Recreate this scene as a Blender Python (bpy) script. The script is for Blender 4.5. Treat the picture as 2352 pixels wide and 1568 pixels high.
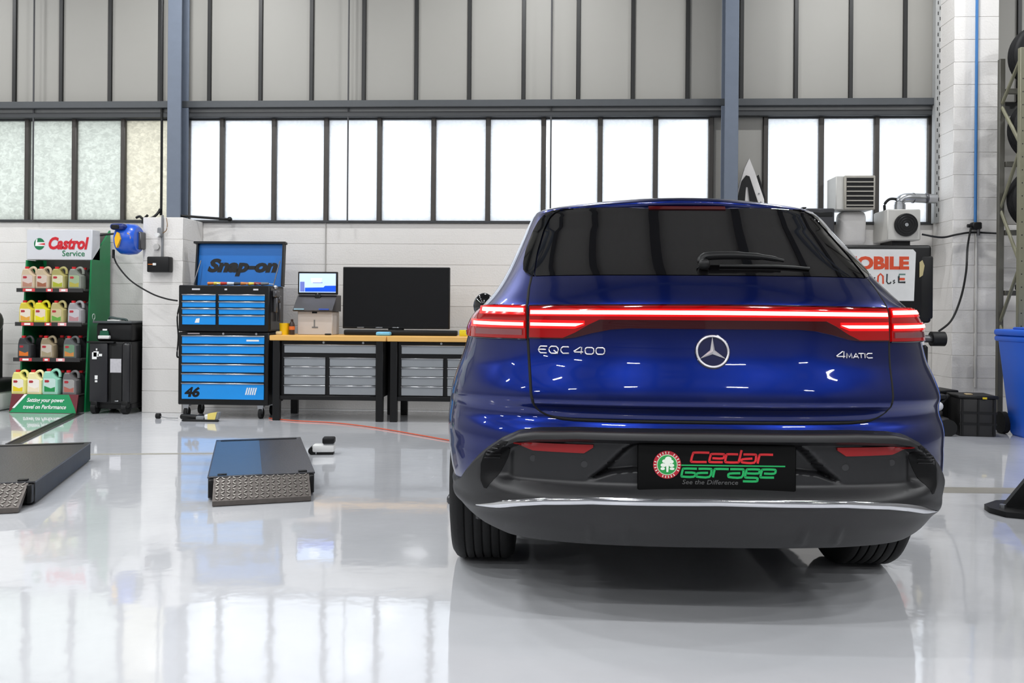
import bpy, bmesh, math, random
import numpy as np
from mathutils import Vector, Matrix
random.seed(7)
PI = math.pi
for o in list(bpy.data.objects): bpy.data.objects.remove(o)
scene = bpy.context.scene
C = scene.collection

# ------------------------------------------------------------------ camera
cam_d = bpy.data.cameras.new('camera'); cam = bpy.data.objects.new('camera', cam_d); C.objects.link(cam)
cam_d.sensor_width = 36.0; cam_d.lens = 30.0
cam_d.shift_y = -69.0/2352.0
cam_d.clip_end = 200
cam.matrix_world = (Matrix.Translation((0, 0, 1.08)) @ Matrix.Rotation(math.radians(2.8), 4, 'Z')
                    @ Matrix.Rotation(math.radians(90), 4, 'X') @ Matrix.Rotation(math.radians(0.45), 4, 'Z'))
scene.camera = cam

# ------------------------------------------------------------------ world, exposure
w = bpy.data.worlds.new('overcast'); scene.world = w; w.use_nodes = True
bgn = w.node_tree.nodes['Background']
bgn.inputs[0].default_value = (0.93, 0.97, 1.0, 1); bgn.inputs[1].default_value = 1.7
vs = scene.view_settings
vs.view_transform = 'Standard'; vs.look = 'None'; vs.gamma = 1.0; vs.use_curve_mapping = False
vs.exposure = 0.10
LAMP_POWER = 64.0     # watts per ceiling batten

# ------------------------------------------------------------------ materials
def lin(c):
    return tuple(((v/255.0)/12.92 if v/255.0 <= .04045 else ((v/255.0+.055)/1.055)**2.4) for v in c)
MATS = {}
def mat(name, col, rough=.5, metal=0., var=.08, scale=14., bump=0., bscale=60., coat=0., crough=.03, emit=None, es=0., spec=.5, rvar=.06):
    if name in MATS: return MATS[name]
    m = bpy.data.materials.new(name); m.use_nodes = True; nt = m.node_tree; N = nt.nodes; Lk = nt.links
    b = N['Principled BSDF']; c = lin(col)
    tc = N.new('ShaderNodeTexCoord'); no = N.new('ShaderNodeTexNoise'); no.inputs['Scale'].default_value = scale; no.inputs['Detail'].default_value = 5
    Lk.new(tc.outputs['Object'], no.inputs['Vector'])
    mx = N.new('ShaderNodeMix'); mx.data_type = 'RGBA'
    mx.inputs[6].default_value = tuple(max(0, v*(1-var)) for v in c)+(1,); mx.inputs[7].default_value = tuple(min(1, v*(1+var)) for v in c)+(1,)
    Lk.new(no.outputs['Fac'], mx.inputs[0]); Lk.new(mx.outputs[2], b.inputs['Base Color'])
    mr = N.new('ShaderNodeMapRange'); mr.inputs[3].default_value = max(0.0, rough-rvar*.5); mr.inputs[4].default_value = min(1, rough+rvar*.5)
    Lk.new(no.outputs['Fac'], mr.inputs[0]); Lk.new(mr.outputs[0], b.inputs['Roughness'])
    b.inputs['Metallic'].default_value = metal; b.inputs['Coat Weight'].default_value = coat; b.inputs['Coat Roughness'].default_value = crough
    b.inputs['Specular IOR Level'].default_value = spec
    if bump:
        n2 = N.new('ShaderNodeTexNoise'); n2.inputs['Scale'].default_value = bscale; n2.inputs['Detail'].default_value = 3
        Lk.new(tc.outputs['Object'], n2.inputs['Vector'])
        bp = N.new('ShaderNodeBump'); bp.inputs['Strength'].default_value = bump; bp.inputs['Distance'].default_value = .01
        Lk.new(n2.outputs['Fac'], bp.inputs['Height']); Lk.new(bp.outputs[0], b.inputs['Normal'])
    if emit:
        b.inputs['Emission Color'].default_value = lin(emit)+(1,); b.inputs['Emission Strength'].default_value = es
    MATS[name] = m
    return m

def floor_material():
    m = bpy.data.materials.new('epoxy_floor'); m.use_nodes = True; nt = m.node_tree; N = nt.nodes; Lk = nt.links; b = N['Principled BSDF']
    tc = N.new('ShaderNodeTexCoord')
    a = N.new('ShaderNodeTexNoise'); a.inputs['Scale'].default_value = .9; a.inputs['Detail'].default_value = 6; Lk.new(tc.outputs['Object'], a.inputs['Vector'])
    r = N.new('ShaderNodeValToRGB'); r.color_ramp.elements[0].position = .3; r.color_ramp.elements[1].position = .75
    r.color_ramp.elements[0].color = lin((198, 200, 204))+(1,); r.color_ramp.elements[1].color = lin((217, 218, 221))+(1,)
    Lk.new(a.outputs['Fac'], r.inputs['Fac']); Lk.new(r.outputs[0], b.inputs['Base Color'])
    d = N.new('ShaderNodeTexNoise'); d.inputs['Scale'].default_value = 2.2; d.inputs['Detail'].default_value = 8; Lk.new(tc.outputs['Object'], d.inputs['Vector'])
    mr = N.new('ShaderNodeMapRange'); mr.inputs[3].default_value = .03; mr.inputs[4].default_value = .09; Lk.new(d.outputs['Fac'], mr.inputs[0]); Lk.new(mr.outputs[0], b.inputs['Roughness'])
    e = N.new('ShaderNodeTexNoise'); e.inputs['Scale'].default_value = 9.; e.inputs['Detail'].default_value = 2; Lk.new(tc.outputs['Object'], e.inputs['Vector'])
    bp = N.new('ShaderNodeBump'); bp.inputs['Strength'].default_value = .05; bp.inputs['Distance'].default_value = .02; Lk.new(e.outputs['Fac'], bp.inputs['Height']); Lk.new(bp.outputs[0], b.inputs['Normal'])
    b.inputs['Specular IOR Level'].default_value = .6; b.inputs['Coat Weight'].default_value = .5; b.inputs['Coat Roughness'].default_value = .04
    return m

def pane_material(name, col, lo, hi):
    """patterned translucent window glass: daylight outside scatters through it"""
    m = bpy.data.materials.new(name); m.use_nodes = True; nt = m.node_tree; N = nt.nodes; Lk = nt.links
    for n in list(N): N.remove(n)
    out = N.new('ShaderNodeOutputMaterial'); tr = N.new('ShaderNodeBsdfTranslucent'); gl = N.new('ShaderNodeBsdfGlossy'); mx = N.new('ShaderNodeMixShader')
    gl.inputs['Roughness'].default_value = .08; mx.inputs[0].default_value = .06
    tc = N.new('ShaderNodeTexCoord'); mp = N.new('ShaderNodeMapping'); mp.inputs['Scale'].default_value = (1, 1, 1.5)
    vo = N.new('ShaderNodeTexNoise'); vo.inputs['Scale'].default_value = 17.; vo.inputs['Detail'].default_value = 3.; vo.inputs['Distortion'].default_value = 1.6
    Lk.new(tc.outputs['Object'], mp.inputs[0]); Lk.new(mp.outputs[0], vo.inputs['Vector'])
    rp = N.new('ShaderNodeValToRGB'); rp.color_ramp.elements[0].position = .38; rp.color_ramp.elements[1].position = .64
    c = lin(col); rp.color_ramp.elements[0].color = tuple(v*lo for v in c)+(1,); rp.color_ramp.elements[1].color = tuple(min(1, v*hi) for v in c)+(1,)
    Lk.new(vo.outputs['Fac'], rp.inputs[0]); Lk.new(rp.outputs[0], tr.inputs[0])
    bp = N.new('ShaderNodeBump'); bp.inputs['Strength'].default_value = .35; Lk.new(vo.outputs['Fac'], bp.inputs['Height']); Lk.new(bp.outputs[0], gl.inputs['Normal'])
    Lk.new(tr.outputs[0], mx.inputs[1]); Lk.new(gl.outputs[0], mx.inputs[2]); Lk.new(mx.outputs[0], out.inputs[0])
    return m

M_FLOOR = floor_material()
M_WHITE = mat('white_block_paint', (222, 219, 215), .55, var=.03, scale=5, bump=.25, bscale=55)
M_GREYP = mat('grey_panel', (152, 150, 144), .6, var=.03, scale=2.)
M_DARKFR = mat('dark_frame', (52, 54, 56), .5, var=.15)
M_GIRDER = mat('girder_grey', (70, 73, 76), .5, var=.1)
M_BLUECOL = mat('blue_steel_paint', (100, 109, 123), .5, var=.08)
M_BLACK = mat('black_paint', (11, 11, 12), .42, var=.1, spec=.35)
M_BLACKP = mat('black_plastic', (11, 11, 12), .5, var=.15, spec=.35)
M_RUB = mat('rubber', (14, 14, 15), .65, var=.2, bump=.1, spec=.35)
M_CHROME = mat('chrome', (225, 226, 230), .08, 1., var=.02)
M_ALU = mat('aluminium', (185, 187, 190), .32, 1., var=.06)
M_STEEL = mat('dark_steel', (98, 98, 100), .38, .8, var=.2, scale=9)
M_WHITEP = mat('white_plastic', (222, 222, 220), .4, var=.03)
M_GREYPL = mat('grey_plastic', (120, 122, 124), .5)
M_PANEW = pane_material('frosted_pane', (250, 252, 255), .93, 1.0)
M_PANEG = pane_material('tree_tinted_pane', (234, 237, 232), .80, .97)  # green light from trees outside is put into the pane tint
M_PANEY = pane_material('straw_patterned_pane', (240, 237, 226), .82, 1.0)

# ------------------------------------------------------------------ builders
class MB:
    def __init__(s): s.bm = bmesh.new()
    def box(s, x0, x1, y0, y1, z0, z1, b=0., seg=1, M=None):
        r = bmesh.ops.create_cube(s.bm, size=1.0); vs_ = r['verts']
        T = Matrix.Translation(((x0+x1)/2, (y0+y1)/2, (z0+z1)/2)) @ Matrix.Diagonal((abs(x1-x0), abs(y1-y0), abs(z1-z0), 1))
        for v in vs_: v.co = T @ v.co
        allv = vs_
        if b > 0:
            es = list({e for v in vs_ for e in v.link_edges})
            rb = bmesh.ops.bevel(s.bm, geom=es, offset=b, segments=seg, affect='EDGES', profile=.5)
            allv = list({v for f in rb['faces'] for v in f.verts} | {v for v in vs_ if v.is_valid})
        if M is not None:
            for v in allv: v.co = M @ v.co
        return s
    def cyl(s, p0, p1, r, r2=None, n=20, cap=True):
        p0, p1 = Vector(p0), Vector(p1); d = p1-p0
        T = Matrix.Translation((p0+p1)/2) @ d.to_track_quat('Z', 'Y').to_matrix().to_4x4()
        bmesh.ops.create_cone(s.bm, cap_ends=cap, segments=n, radius1=r, radius2=r if r2 is None else r2, depth=d.length, matrix=T)
        return s
    def ball(s, c, r, sx=1, sy=1, sz=1, n=16, R=None):
        T = Matrix.Translation(c) @ (R or Matrix.Identity(4)) @ Matrix.Diagonal((sx, sy, sz, 1))
        bmesh.ops.create_uvsphere(s.bm, u_segments=n, v_segments=max(6, n//2), radius=r, matrix=T)
        return s
    def prism(s, poly, axis, a, b, M=None):
        """poly: 2D points; axis 'y' -> (x,z) poly extruded along y; 'x' -> (y,z); 'z' -> (x,y)"""
        f = {'y': lambda p, t: (p[0], t, p[1]), 'x': lambda p, t: (t, p[0], p[1]), 'z': lambda p, t: (p[0], p[1], t)}[axis]
        A = [s.bm.verts.new(f(p, a)) for p in poly]; B = [s.bm.verts.new(f(p, b)) for p in poly]
        if M is not None:
            for v in A+B: v.co = M @ v.co
        n = len(poly); s.bm.faces.new(A); s.bm.faces.new(B[::-1])
        for i in range(n): s.bm.faces.new((A[i], B[i], B[(i+1) % n], A[(i+1) % n]))
        return s
    def tube(s, path, r, n=8, closed=False, flat=1.0):
        P = [Vector(p) for p in path]; rings = []; m = len(P)
        up = Vector((0, 0, 1))
        for i, p in enumerate(P):
            if closed: t = (P[(i+1) % m]-P[i-1])
            else: t = (P[min(i+1, m-1)]-P[max(i-1, 0)])
            t.normalize()
            u = up.cross(t)
            if u.length < .15: u = Vector((1, 0, 0)).cross(t)
            u.normalize(); v = t.cross(u)
            rr = r[i] if isinstance(r, (list, tuple)) else r
            rings.append([s.bm.verts.new(p + u*rr*math.cos(2*PI*k/n) + v*rr*flat*math.sin(2*PI*k/n)) for k in range(n)])
        for i in range(m if closed else m-1):
            a, b = rings[i], rings[(i+1) % m]
            for k in range(n): s.bm.faces.new((a[k], a[(k+1) % n], b[(k+1) % n], b[k]))
        if not closed: s.bm.faces.new(rings[0][::-1]); s.bm.faces.new(rings[-1])
        return s
    def lathe(s, prof, M=None, n=32, close=False):
        """prof: (radius, axial); revolved about local X"""
        rings = []
        for (r, a) in prof:
            rings.append([s.bm.verts.new((a, r*math.cos(2*PI*k/n), r*math.sin(2*PI*k/n))) for k in range(n)])
        for v in [v for rg in rings for v in rg]:
            if M is not None: v.co = M @ v.co
        m = len(rings)
        for i in range(m if close else m-1):
            a, b = rings[i], rings[(i+1) % m]
            for k in range(n): s.bm.faces.new((a[k], b[k], b[(k+1) % n], a[(k+1) % n]))
        if not close: s.bm.faces.new(rings[0]); s.bm.faces.new(rings[-1][::-1])
        return s
    def grid(s, pts, flip=False):
        V = [[s.bm.verts.new(p) for p in row] for row in pts]
        for i in range(len(V)-1):
            for j in range(len(V[0])-1):
                q = (V[i][j], V[i][j+1], V[i+1][j+1], V[i+1][j])
                s.bm.faces.new(q[::-1] if flip else q)
        return V
    def build(s, name, m, parent=None, smooth=True, angle=38, normals=True):
        bm = s.bm
        if normals: bmesh.ops.recalc_face_normals(bm, faces=bm.faces[:])
        lim = math.radians(angle)
        if smooth:
            for f in bm.faces: f.smooth = True
            for e in bm.edges:
                if len(e.link_faces) == 2 and e.calc_face_angle(0) > lim: e.smooth = False
        me = bpy.data.meshes.new(name); bm.to_mesh(me); bm.free()
        me.materials.append(m)
        o = bpy.data.objects.new(name, me); C.objects.link(o)
        if parent is not None: o.parent = parent; o.matrix_parent_inverse = parent.matrix_world.inverted() if False else Matrix.Identity(4)
        return o

def tag(o, label=None, cat=None, group=None, kind=None):
    if label: o['label'] = label
    if cat: o['category'] = cat
    if group: o['group'] = group
    if kind: o['kind'] = kind
    return o
def thing(name, label, cat, loc=(0, 0, 0), rz=0., group=None):
    o = bpy.data.objects.new(name, None); C.objects.link(o); o.empty_display_size = .1
    o.location = loc; o.rotation_euler = (0, 0, rz)
    return tag(o, label, cat, group)
def struct(o): o['kind'] = 'structure'; return o
def bx(name, m, parent, *a, b=0., seg=1, smooth=True):
    return MB().box(*a, b=b, seg=seg).build(name, m, parent, smooth)
def dup(o, parent=None):
    c = o.copy(); C.objects.link(c); c.parent = parent
    for ch in o.children: dup(ch, c)
    return c
def text(name, s, size, m, parent, loc, bold=0., shear=0., sx=1., align='CENTER', ext=.0008, spacing=1.0):
    """flat lettering standing in the XZ plane, readable from -Y; loc = baseline centre"""
    cu = bpy.data.curves.new(name, 'FONT'); cu.body = s; cu.size = size; cu.offset = bold; cu.shear = shear; cu.align_x = align; cu.extrude = ext
    cu.space_character = spacing; cu.resolution_u = 3
    t = bpy.data.objects.new(name+'_tmp', cu); C.objects.link(t)
    bpy.context.view_layer.update()
    me = bpy.data.meshes.new_from_object(t.evaluated_get(bpy.context.evaluated_depsgraph_get()))
    bpy.data.objects.remove(t)
    me.transform(Matrix.Translation(loc) @ Matrix.Rotation(PI/2, 4, 'X') @ Matrix.Diagonal((sx, 1, 1, 1)))
    me.name = name; me.materials.clear(); me.materials.append(m)
    o = bpy.data.objects.new(name, me); C.objects.link(o); o.parent = parent
    return o
def smooth_path(pts, k=6):
    """Catmull-Rom resampling"""
    P = [Vector(p) for p in pts]; out = []
    for i in range(len(P)-1):
        a, b, c, d = P[max(i-1, 0)], P[i], P[i+1], P[min(i+2, len(P)-1)]
        for j in range(k):
            t = j/k
            out.append(.5*((2*b)+(c-a)*t+(2*a-5*b+4*c-d)*t*t+(3*b-a-3*c+d)*t**3))
    out.append(P[-1]); return out


# ================================================================== THE ROOM
WY = 9.2                       # face of the far wall
XL, XR, YN, ZC = -9.5, 8.0, -7.0, 6.3
fl = struct(bx('floor', M_FLOOR, None, XL, XR, YN, 9.4, -.2, 0))
m_joint = mat('floor_joint', (150, 146, 136), .45, var=.12, scale=30)
for nm, (a, b, wd) in {'floor_joint': ((-3.55, 6.12), (-1.95, 6.36), .055), 'floor_joint_2': ((2.15, 5.38), (6.6, 5.52), .17)}.items():
    d = Vector((b[0]-a[0], b[1]-a[1], 0)); Mx = Matrix.Translation(((a[0]+b[0])/2, (a[1]+b[1])/2, 0)) @ Matrix.Rotation(math.atan2(d.y, d.x), 4, 'Z')
    MB().box(-d.length/2, d.length/2, -wd/2, wd/2, -.01, .0012, M=Mx).build('floor_joint', m_joint, fl)
ceil = struct(bx('ceiling', mat('ceiling_sheet', (152, 150, 147), .8), None, XL, XR, YN, 9.4, ZC, ZC+.1))
m_sidew = mat('side_wall_paint', (176, 175, 172), .7, var=.04, scale=2)
struct(bx('wall_left', m_sidew, None, XL-.15, XL, YN, 9.4, 0, ZC))
struct(bx('wall_right', mat('right_wall_paint', (112, 111, 110), .7, var=.05, scale=2), None, XR, XR+.15, YN, 9.4, 0, ZC))
struct(bx('wall_near', mat('near_wall_paint', (120, 120, 122), .7, var=.05, scale=2), None, XL, XR, YN-.15, YN, 0, ZC))
d1 = thing('door_1', None, None); struct(d1)
for k in range(15):
    MB().box(-2.2, 2.6, YN+.005, YN+.05, .02+k*.29, .295+k*.29, b=.012).build('slat', mat('roller_door', (96, 98, 102), .45, var=.05), d1)
# steel trusses carrying the roof
for i, y in enumerate((-4.5, -.6, 3.4, 7.3)):
    t = thing('trim_%d' % (20+i), None, None); struct(t)
    mb = MB().box(XL+.02, XR-.02, y-.06, y+.06, ZC-.16, ZC-.01).box(XL+.02, XR-.02, y-.05, y+.05, ZC-.62, ZC-.52)
    x = XL+.3; up = True
    while x < XR-.8:
        mb.cyl((x, y, ZC-.57 if up else ZC-.1), (x+.6, y, ZC-.1 if up else ZC-.57), .025, n=6); x += .6; up = not up
    mb.build('truss', M_BLUECOL, t)

# unseen roof beams added so the rear glass reflects dark lines
for i, x in enumerate(np.arange(-8.6, 7.8, 1.35)):
    t = thing('trim_%d' % (30+i), None, None); struct(t)
    MB().box(x-.045, x+.045, YN+.02, 9.18, ZC-.14, ZC-.002).box(x-.09, x+.09, YN+.02, 9.18, ZC-.155, ZC-.14).build('reflected_beam', mat('reflected_beam_dark', (44, 48, 54), .5), t)

# far wall: painted block dado, each block its own piece
wf = struct(bx('wall_far', M_WHITE, None, XL, XR, WY+.004, WY+.16, 0, 2.03))
blk_me = MB().prism([(.03, .0008), (.0025, .0008), (0, .0035), (0, .2208), (.0025, .2235), (.03, .2235)], 'x', -.2249, .2249).build('block', M_WHITE, wf, smooth=False)
blk_me.location = (-6.6, WY-.004, 0)
blk = blk_me.data
for r in range(9):
    off = 0. if r % 2 else .225
    for k in range(27):
        if r == 0 and k == 0: blk_me.location = (-6.75+.225+off, WY-.004, 0); continue
        o = bpy.data.objects.new('block', blk); C.objects.link(o); o.parent = wf
        o.location = (-6.75+.225+off+k*.45, WY-.004, r*.2253)

def block_pillar(label, x0, x1, y0, y1, z1, split):
    t = thing('block_pillar', label, 'pillar', ((x0+x1)/2, (y0+y1)/2, 0)); h = .2253; n = int(round(z1/h))
    cx, cy = (x0+x1)/2, (y0+y1)/2
    MB().box(x0-cx+.006, x1-cx-.006, y0-cy+.006, y1-cy, 0, z1).build('core', M_WHITE, t)
    xs = [x0-cx, x1-cx] if not split else [x0-cx, split-cx, x1-cx]
    for r in range(n):
        for a, b in zip(xs, xs[1:]):
            MB().box(a+.001, b-.001, y0-cy, y1-cy-.01, r*h+.0008, (r+1)*h-.0014, b=.0025).build('block', M_WHITE, t)
    return t
block_pillar('white painted block pillar between oil display and blue tool chest', -4.275, -3.85, 8.68, 9.19, 2.03, None)
block_pillar('tall white block pillar with blue pipe beside the tyre rack', 3.975, 4.41, 8.73, 9.19, ZC, 4.19)

# upper cladding
wu = struct(bx('wall_upper', mat('upper_backing', (60, 60, 58), .7), None, XL, XR, WY+.03, WY+.16, 3.17, ZC))
mull_u = [-9.4, -8.83, -8.26, -7.69, -7.12, -6.55, -6.0, -5.467, -4.913, -4.35, -3.795, -3.225, -2.66, -2.084, -1.51, -.932, -.345, .243, .827, 1.408, 1.976, 2.547, 3.117, 3.68, 4.25, 4.85, 5.45, 6.05, 6.65, 7.25, 7.85]
for a, b in zip(mull_u, mull_u[1:]):
    MB().box(a+.02, b-.02, WY, WY+.03, 3.32, ZC-.02, b=.003).build('panel', M_GREYP, wu)
    MB().box(a-.021, a+.021, WY-.022, WY+.03, 3.32, ZC-.02, b=.003).build('mullion', mat('mullion_dark', (25, 25, 24), .5), wu)
# girder along the window head
g = thing('trim_1', None, None); struct(g)
bx('girder_flange', M_GIRDER, g, XL, 4.0, WY-.13, WY+.02, 3.262, 3.335, b=.004)
bx('girder_web', mat('girder_light', (150, 151, 150), .45), g, XL, 4.0, WY-.06, WY+.02, 3.222, 3.262)
bx('girder_lip', M_DARKFR, g, XL, 4.0, WY-.09, WY+.02, 3.165, 3.222, b=.004)
# windows
def window(name, xs, mats, lend=True, rend=True):
    t = thing(name, None, None); struct(t)
    z0, z1 = 2.032, 3.17
    bx('frame_sill', M_DARKFR, t, xs[0]-.02, xs[-1]+.02, WY-.03, WY+.05, z0-.002, z0+.022)
    bx('frame_head', M_DARKFR, t, xs[0]-.02, xs[-1]+.02, WY-.02, WY+.05, z1-.02, z1+.002)
    for i, x in enumerate(xs):
        MB().box(x-.026, x+.026, WY-.028, WY+.05, z0, z1, b=.006).build('mullion', mat('window_mullion', (62, 58, 54), .45, var=.2), t)
    for i, (a, b) in enumerate(zip(xs, xs[1:])):
        MB().box(a+.02, b-.02, WY+.012, WY+.02, z0+.015, z1-.012).build('pane', mats[i], t, smooth=False)
    return t
window('window_1', [-9.1, -8.56, -8.02, -7.47, -6.93, -6.385, -5.843, -5.307, -4.754, -4.22], [M_PANEG]*8+[M_PANEY])
window('window_2', [-4.03, -3.644, -3.066, -2.488, -1.903, -1.312, -.721, -.123, .484, 1.074, 1.66], [M_PANEW]*10)
window('window_3', [2.233, 2.817, 3.392, 3.946], [M_PANEW]*3)
for i, (a, b) in enumerate(((-9.5, -9.1), (-4.22, -4.03), (1.66, 2.233), (3.946, XR))):
    o = struct(bx('wall_infill_%d' % (i+1), M_GREYP if i != 1 else M_WHITE, None, a+.026, b-.026 if b < 7 else b, WY, WY+.1, 2.032, 3.17, b=.003))

def steel_column(label, x0, x1):
    t = thing('steel_column', label, 'column', ((x0+x1)/2, 8.99, 2.03)); hw = (x1-x0)/2; H = ZC-2.03
    MB().box(-hw, hw, -.10, -.085, 0, H, b=.003).build('flange', M_BLUECOL, t)
    MB().box(-hw, hw, .085, .10, 0, H, b=.003).build('flange', M_BLUECOL, t)
    MB().box(-.006, .006, -.085, .085, 0, H).build('web', M_BLUECOL, t)
    MB().box(-hw-.03, hw+.03, -.12, .13, .002, .018, b=.003).build('base_plate', M_DARKFR, t)
    return t
steel_column('blue grey steel column standing on the block pillar beside the hose reel', -4.125, -3.975)
steel_column('blue grey steel column between windows beside the white pointed panel', 1.745, 1.885)
p = thing('column_bracket', 'small grey bracket under the steel column by the pointed panel', 'bracket', (1.815, 8.99, 1.95))
MB().box(-.08, .08, -.10, .19, 0, .08, b=.004).build('plate', M_WHITE, p)

# slotted steel post left of the right-hand pillar
t = thing('slotted_post', 'perforated grey steel post between window and tall block pillar', 'post', (3.96, 9.06, 2.03))
MB().box(-.03, .03, -.02, .06, 0, ZC-2.06, b=.004).build('channel', mat('slotted_grey', (160, 161, 160), .5), t)
slot = None
for k in range(46):
    if slot is None:
        slot = MB().box(-.004, .004, -.0215, -.018, -.018, .018).build('slot', M_BLACK, t); slot.location = (-.008, 0, .08)
    else:
        o = bpy.data.objects.new('slot', slot.data); C.objects.link(o); o.parent = t; o.location = (-.008 if k % 2 == 0 else .012, 0, .08+k*.055)
t2 = thing('vertical_pipe', 'dark vertical pipe running up beside the perforated post', 'pipe', (4.0, 8.98, 2.02))
MB().cyl((.03, 0, 0), (.03, 0, ZC-2.05), .018, n=12).build('pipe', M_BLACK, t2)
MB().box(.0, .06, -.03, .03, -.03, .04, b=.006).build('end_fitting', M_BLACKP, t2)

# ceiling battens: real lamps
for i, y in enumerate((-5.2, -2.4, .3, 3.0, 5.4, 7.7)):
    for j, x in enumerate((-7.2, -3.6, -.2, 3.2, 6.4)):
        if 2 < y < 7 and -1 < x < 4: continue      # no battens over the lifting bay
        t = thing('ceiling_light', 'white batten light hung from the roof trusses', 'lamp', (x, y, 5.35), 0, 'roof battens')
        MB().box(-.33, .33, -.06, .06, .03, .09, b=.01).build('housing', M_WHITEP, t)
        MB().cyl((-.30, 0, .018), (.30, 0, .018), .02, n=10).build('tube', mat('lit_tube', (255, 255, 255), .4, emit=(250, 252, 255), es=14.), t)
        for s in (-1, 1): MB().cyl((s*.25, 0, .09), (s*.25, 0, ZC-5.36), .004, n=6).build('hanger', M_BLACK, t)
        ld = bpy.data.lights.new('batten_light', 'AREA'); ld.shape = 'RECTANGLE'; ld.size = .58; ld.size_y = .10; ld.energy = LAMP_POWER; ld.color = (.97, .985, 1.)
        lo = bpy.data.objects.new('batten_light', ld); C.objects.link(lo); lo.parent = t; lo.location = (0, 0, -.01)


# ================================================================== THE CAR
XC, YC = .535, 2.80          # car centre line and rearmost point in the room
def I(xs, ys): return lambda v: float(np.interp(v, xs, ys))
f_y0 = I([.28, .33, .38, .44, .50, .56, .62, .66, .69, .72, .745, .766, .774, .80, .84, .88, .92, 1.0, 1.06, 1.085, 1.10, 1.12, 1.16, 1.20, 1.22, 1.30, 1.40, 1.48, 1.497, 1.506, 1.515, 1.53, 1.54, 1.55, 1.57, 1.59, 1.605, 1.62, 1.626],
         [.14, .09, .055, .03, .02, .018, .018, .02, .035, .062, .056, .044, .030, .030, .040, .055, .068, .082, .083, .078, .082, .10, .138, .18, .205, .325, .475, .59, .612, .600, .596, .605, .635, .72, .95, 1.25, 1.5, 1.75, 1.9])
f_W = I([.28, .31, .36, .39, .42, .46, .50, .58, .66, .73, .81, .88, .93, .98, 1.03, 1.07, 1.10, 1.12, 1.15, 1.20, 1.24, 1.28, 1.34, 1.43, 1.48, 1.50, 1.52, 1.53, 1.54, 1.55, 1.57, 1.59, 1.605, 1.62, 1.626],
        [.79, .825, .857, .872, .886, .898, .910, .924, .930, .928, .914, .892, .872, .858, .846, .826, .802, .784, .758, .730, .710, .694, .670, .636, .616, .604, .580, .560, .54, .525, .49, .44, .34, .22, .08])
f_L = I([.28, .45, .6, .9, 1.05, 1.2, 1.4, 1.48, 1.505, 1.52, 1.54, 1.56, 1.6], [.48, .50, .56, .55, .47, .48, .44, .38, .36, .44, .80, .95, 1.0])
f_n = I([.3, .7, 1.2, 1.48, 1.53, 1.56, 1.62], [2.7, 2.6, 2.5, 2.5, 2.1, 2.0, 2.0])
f_yF = I([.28, .5, .7, .85, .95, 1.0, 1.04, 1.10, 1.2, 1.3, 1.4, 1.5, 1.55, 1.6, 1.62, 1.626], [4.5, 4.72, 4.76, 4.68, 4.45, 4.15, 3.85, 3.70, 3.50, 3.28, 3.02, 2.70, 2.45, 2.2, 2.1, 2.0])
# gaussian smoothing of the tables so that reflections run clean
_zz = np.arange(.20, 1.66, .001)
def smoothed(f, sig):
    v = np.array([f(z) for z in _zz]); out = np.empty_like(v)
    for i, z in enumerate(_zz):
        w_ = np.exp(-.5*((_zz-z)/sig(z))**2); out[i] = (w_*v).sum()/w_.sum()
    return lambda z: float(np.interp(z, _zz, out))
f_Ws = smoothed(f_W, lambda z: .022 if z < 1.47 else .008)
f_ys = smoothed(f_y0, lambda z: float(np.interp(z, [.7, .75, .79, .84, 1.0, 1.15, 1.25, 1.42, 1.48, 1.5], [.010, .004, .004, .022, .02, .016, .03, .03, .012, .004])))
def Lz(z): return min(f_L(z), (f_yF(z)-f_y0(z))*.5)
def surf_y(x, z):
    q = min(abs(x)/f_Ws(z), .99995); n = f_n(z)
    return f_ys(z)+Lz(z)*(1-(1-q**n)**(1/n))
def PT(x, z, off=0.):
    """point on the rear skin of the car, offset outwards"""
    W_ = f_Ws(z); x = max(-W_*.99995, min(W_*.99995, x)); y = surf_y(x, z)
    if off == 0: return Vector((x, y, z))
    h = .003; xa, xb = max(-W_*.9999, x-h), min(W_*.9999, x+h)
    fx = (surf_y(xb, z)-surf_y(xa, z))/(xb-xa); fz = (surf_y(x, z+h)-surf_y(x, z-h))/(2*h)
    fz = max(-4., min(4., fz)); n = Vector((fx, -1, fz)).normalized()
    return Vector((x, y, z))+n*off

car = thing('car', 'metallic blue electric SUV seen from behind with lit tail lamps', 'car', (XC, YC, 0), math.radians(1.3))
def paint():
    m = mat('blue_car_paint', (0, 25, 100), .31, .90, var=.02, scale=3, coat=1., crough=.02, spec=.5, rvar=.02)
    return m
M_PAINT = paint()
M_GLASS = mat('privacy_glass', (9, 8, 9), .03, 0, var=.05, coat=.6, crough=.01, rvar=.01, spec=.55)
M_GLOSSB = mat('gloss_black', (7, 7, 8), .08, 0, coat=.8, rvar=.02)
M_CLAD = mat('grey_bumper_plastic', (25, 25, 27), .42, 0, var=.06, bump=.04, bscale=400)
M_BADGE = mat('satin_silver', (214, 212, 214), .3, .55, var=.02)
M_GAP = mat('shut_gap', (3, 3, 4), .8)
M_LENS = mat('red_lens', (60, 0, 2), .06, 0, var=.02, coat=.6, crough=.02, emit=(255, 0, 4), es=.24)
M_LENSD = mat('dark_red_lens', (34, 0, 4), .06, 0, var=.02, coat=1., crough=.02, emit=(255, 4, 6), es=.012)
M_STRIP = mat('lit_strip', (255, 190, 180), .3, emit=(255, 92, 82), es=11.)
M_STRIPG = mat('strip_glow', (200, 4, 8), .15, coat=1., emit=(255, 4, 8), es=.62)

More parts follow.
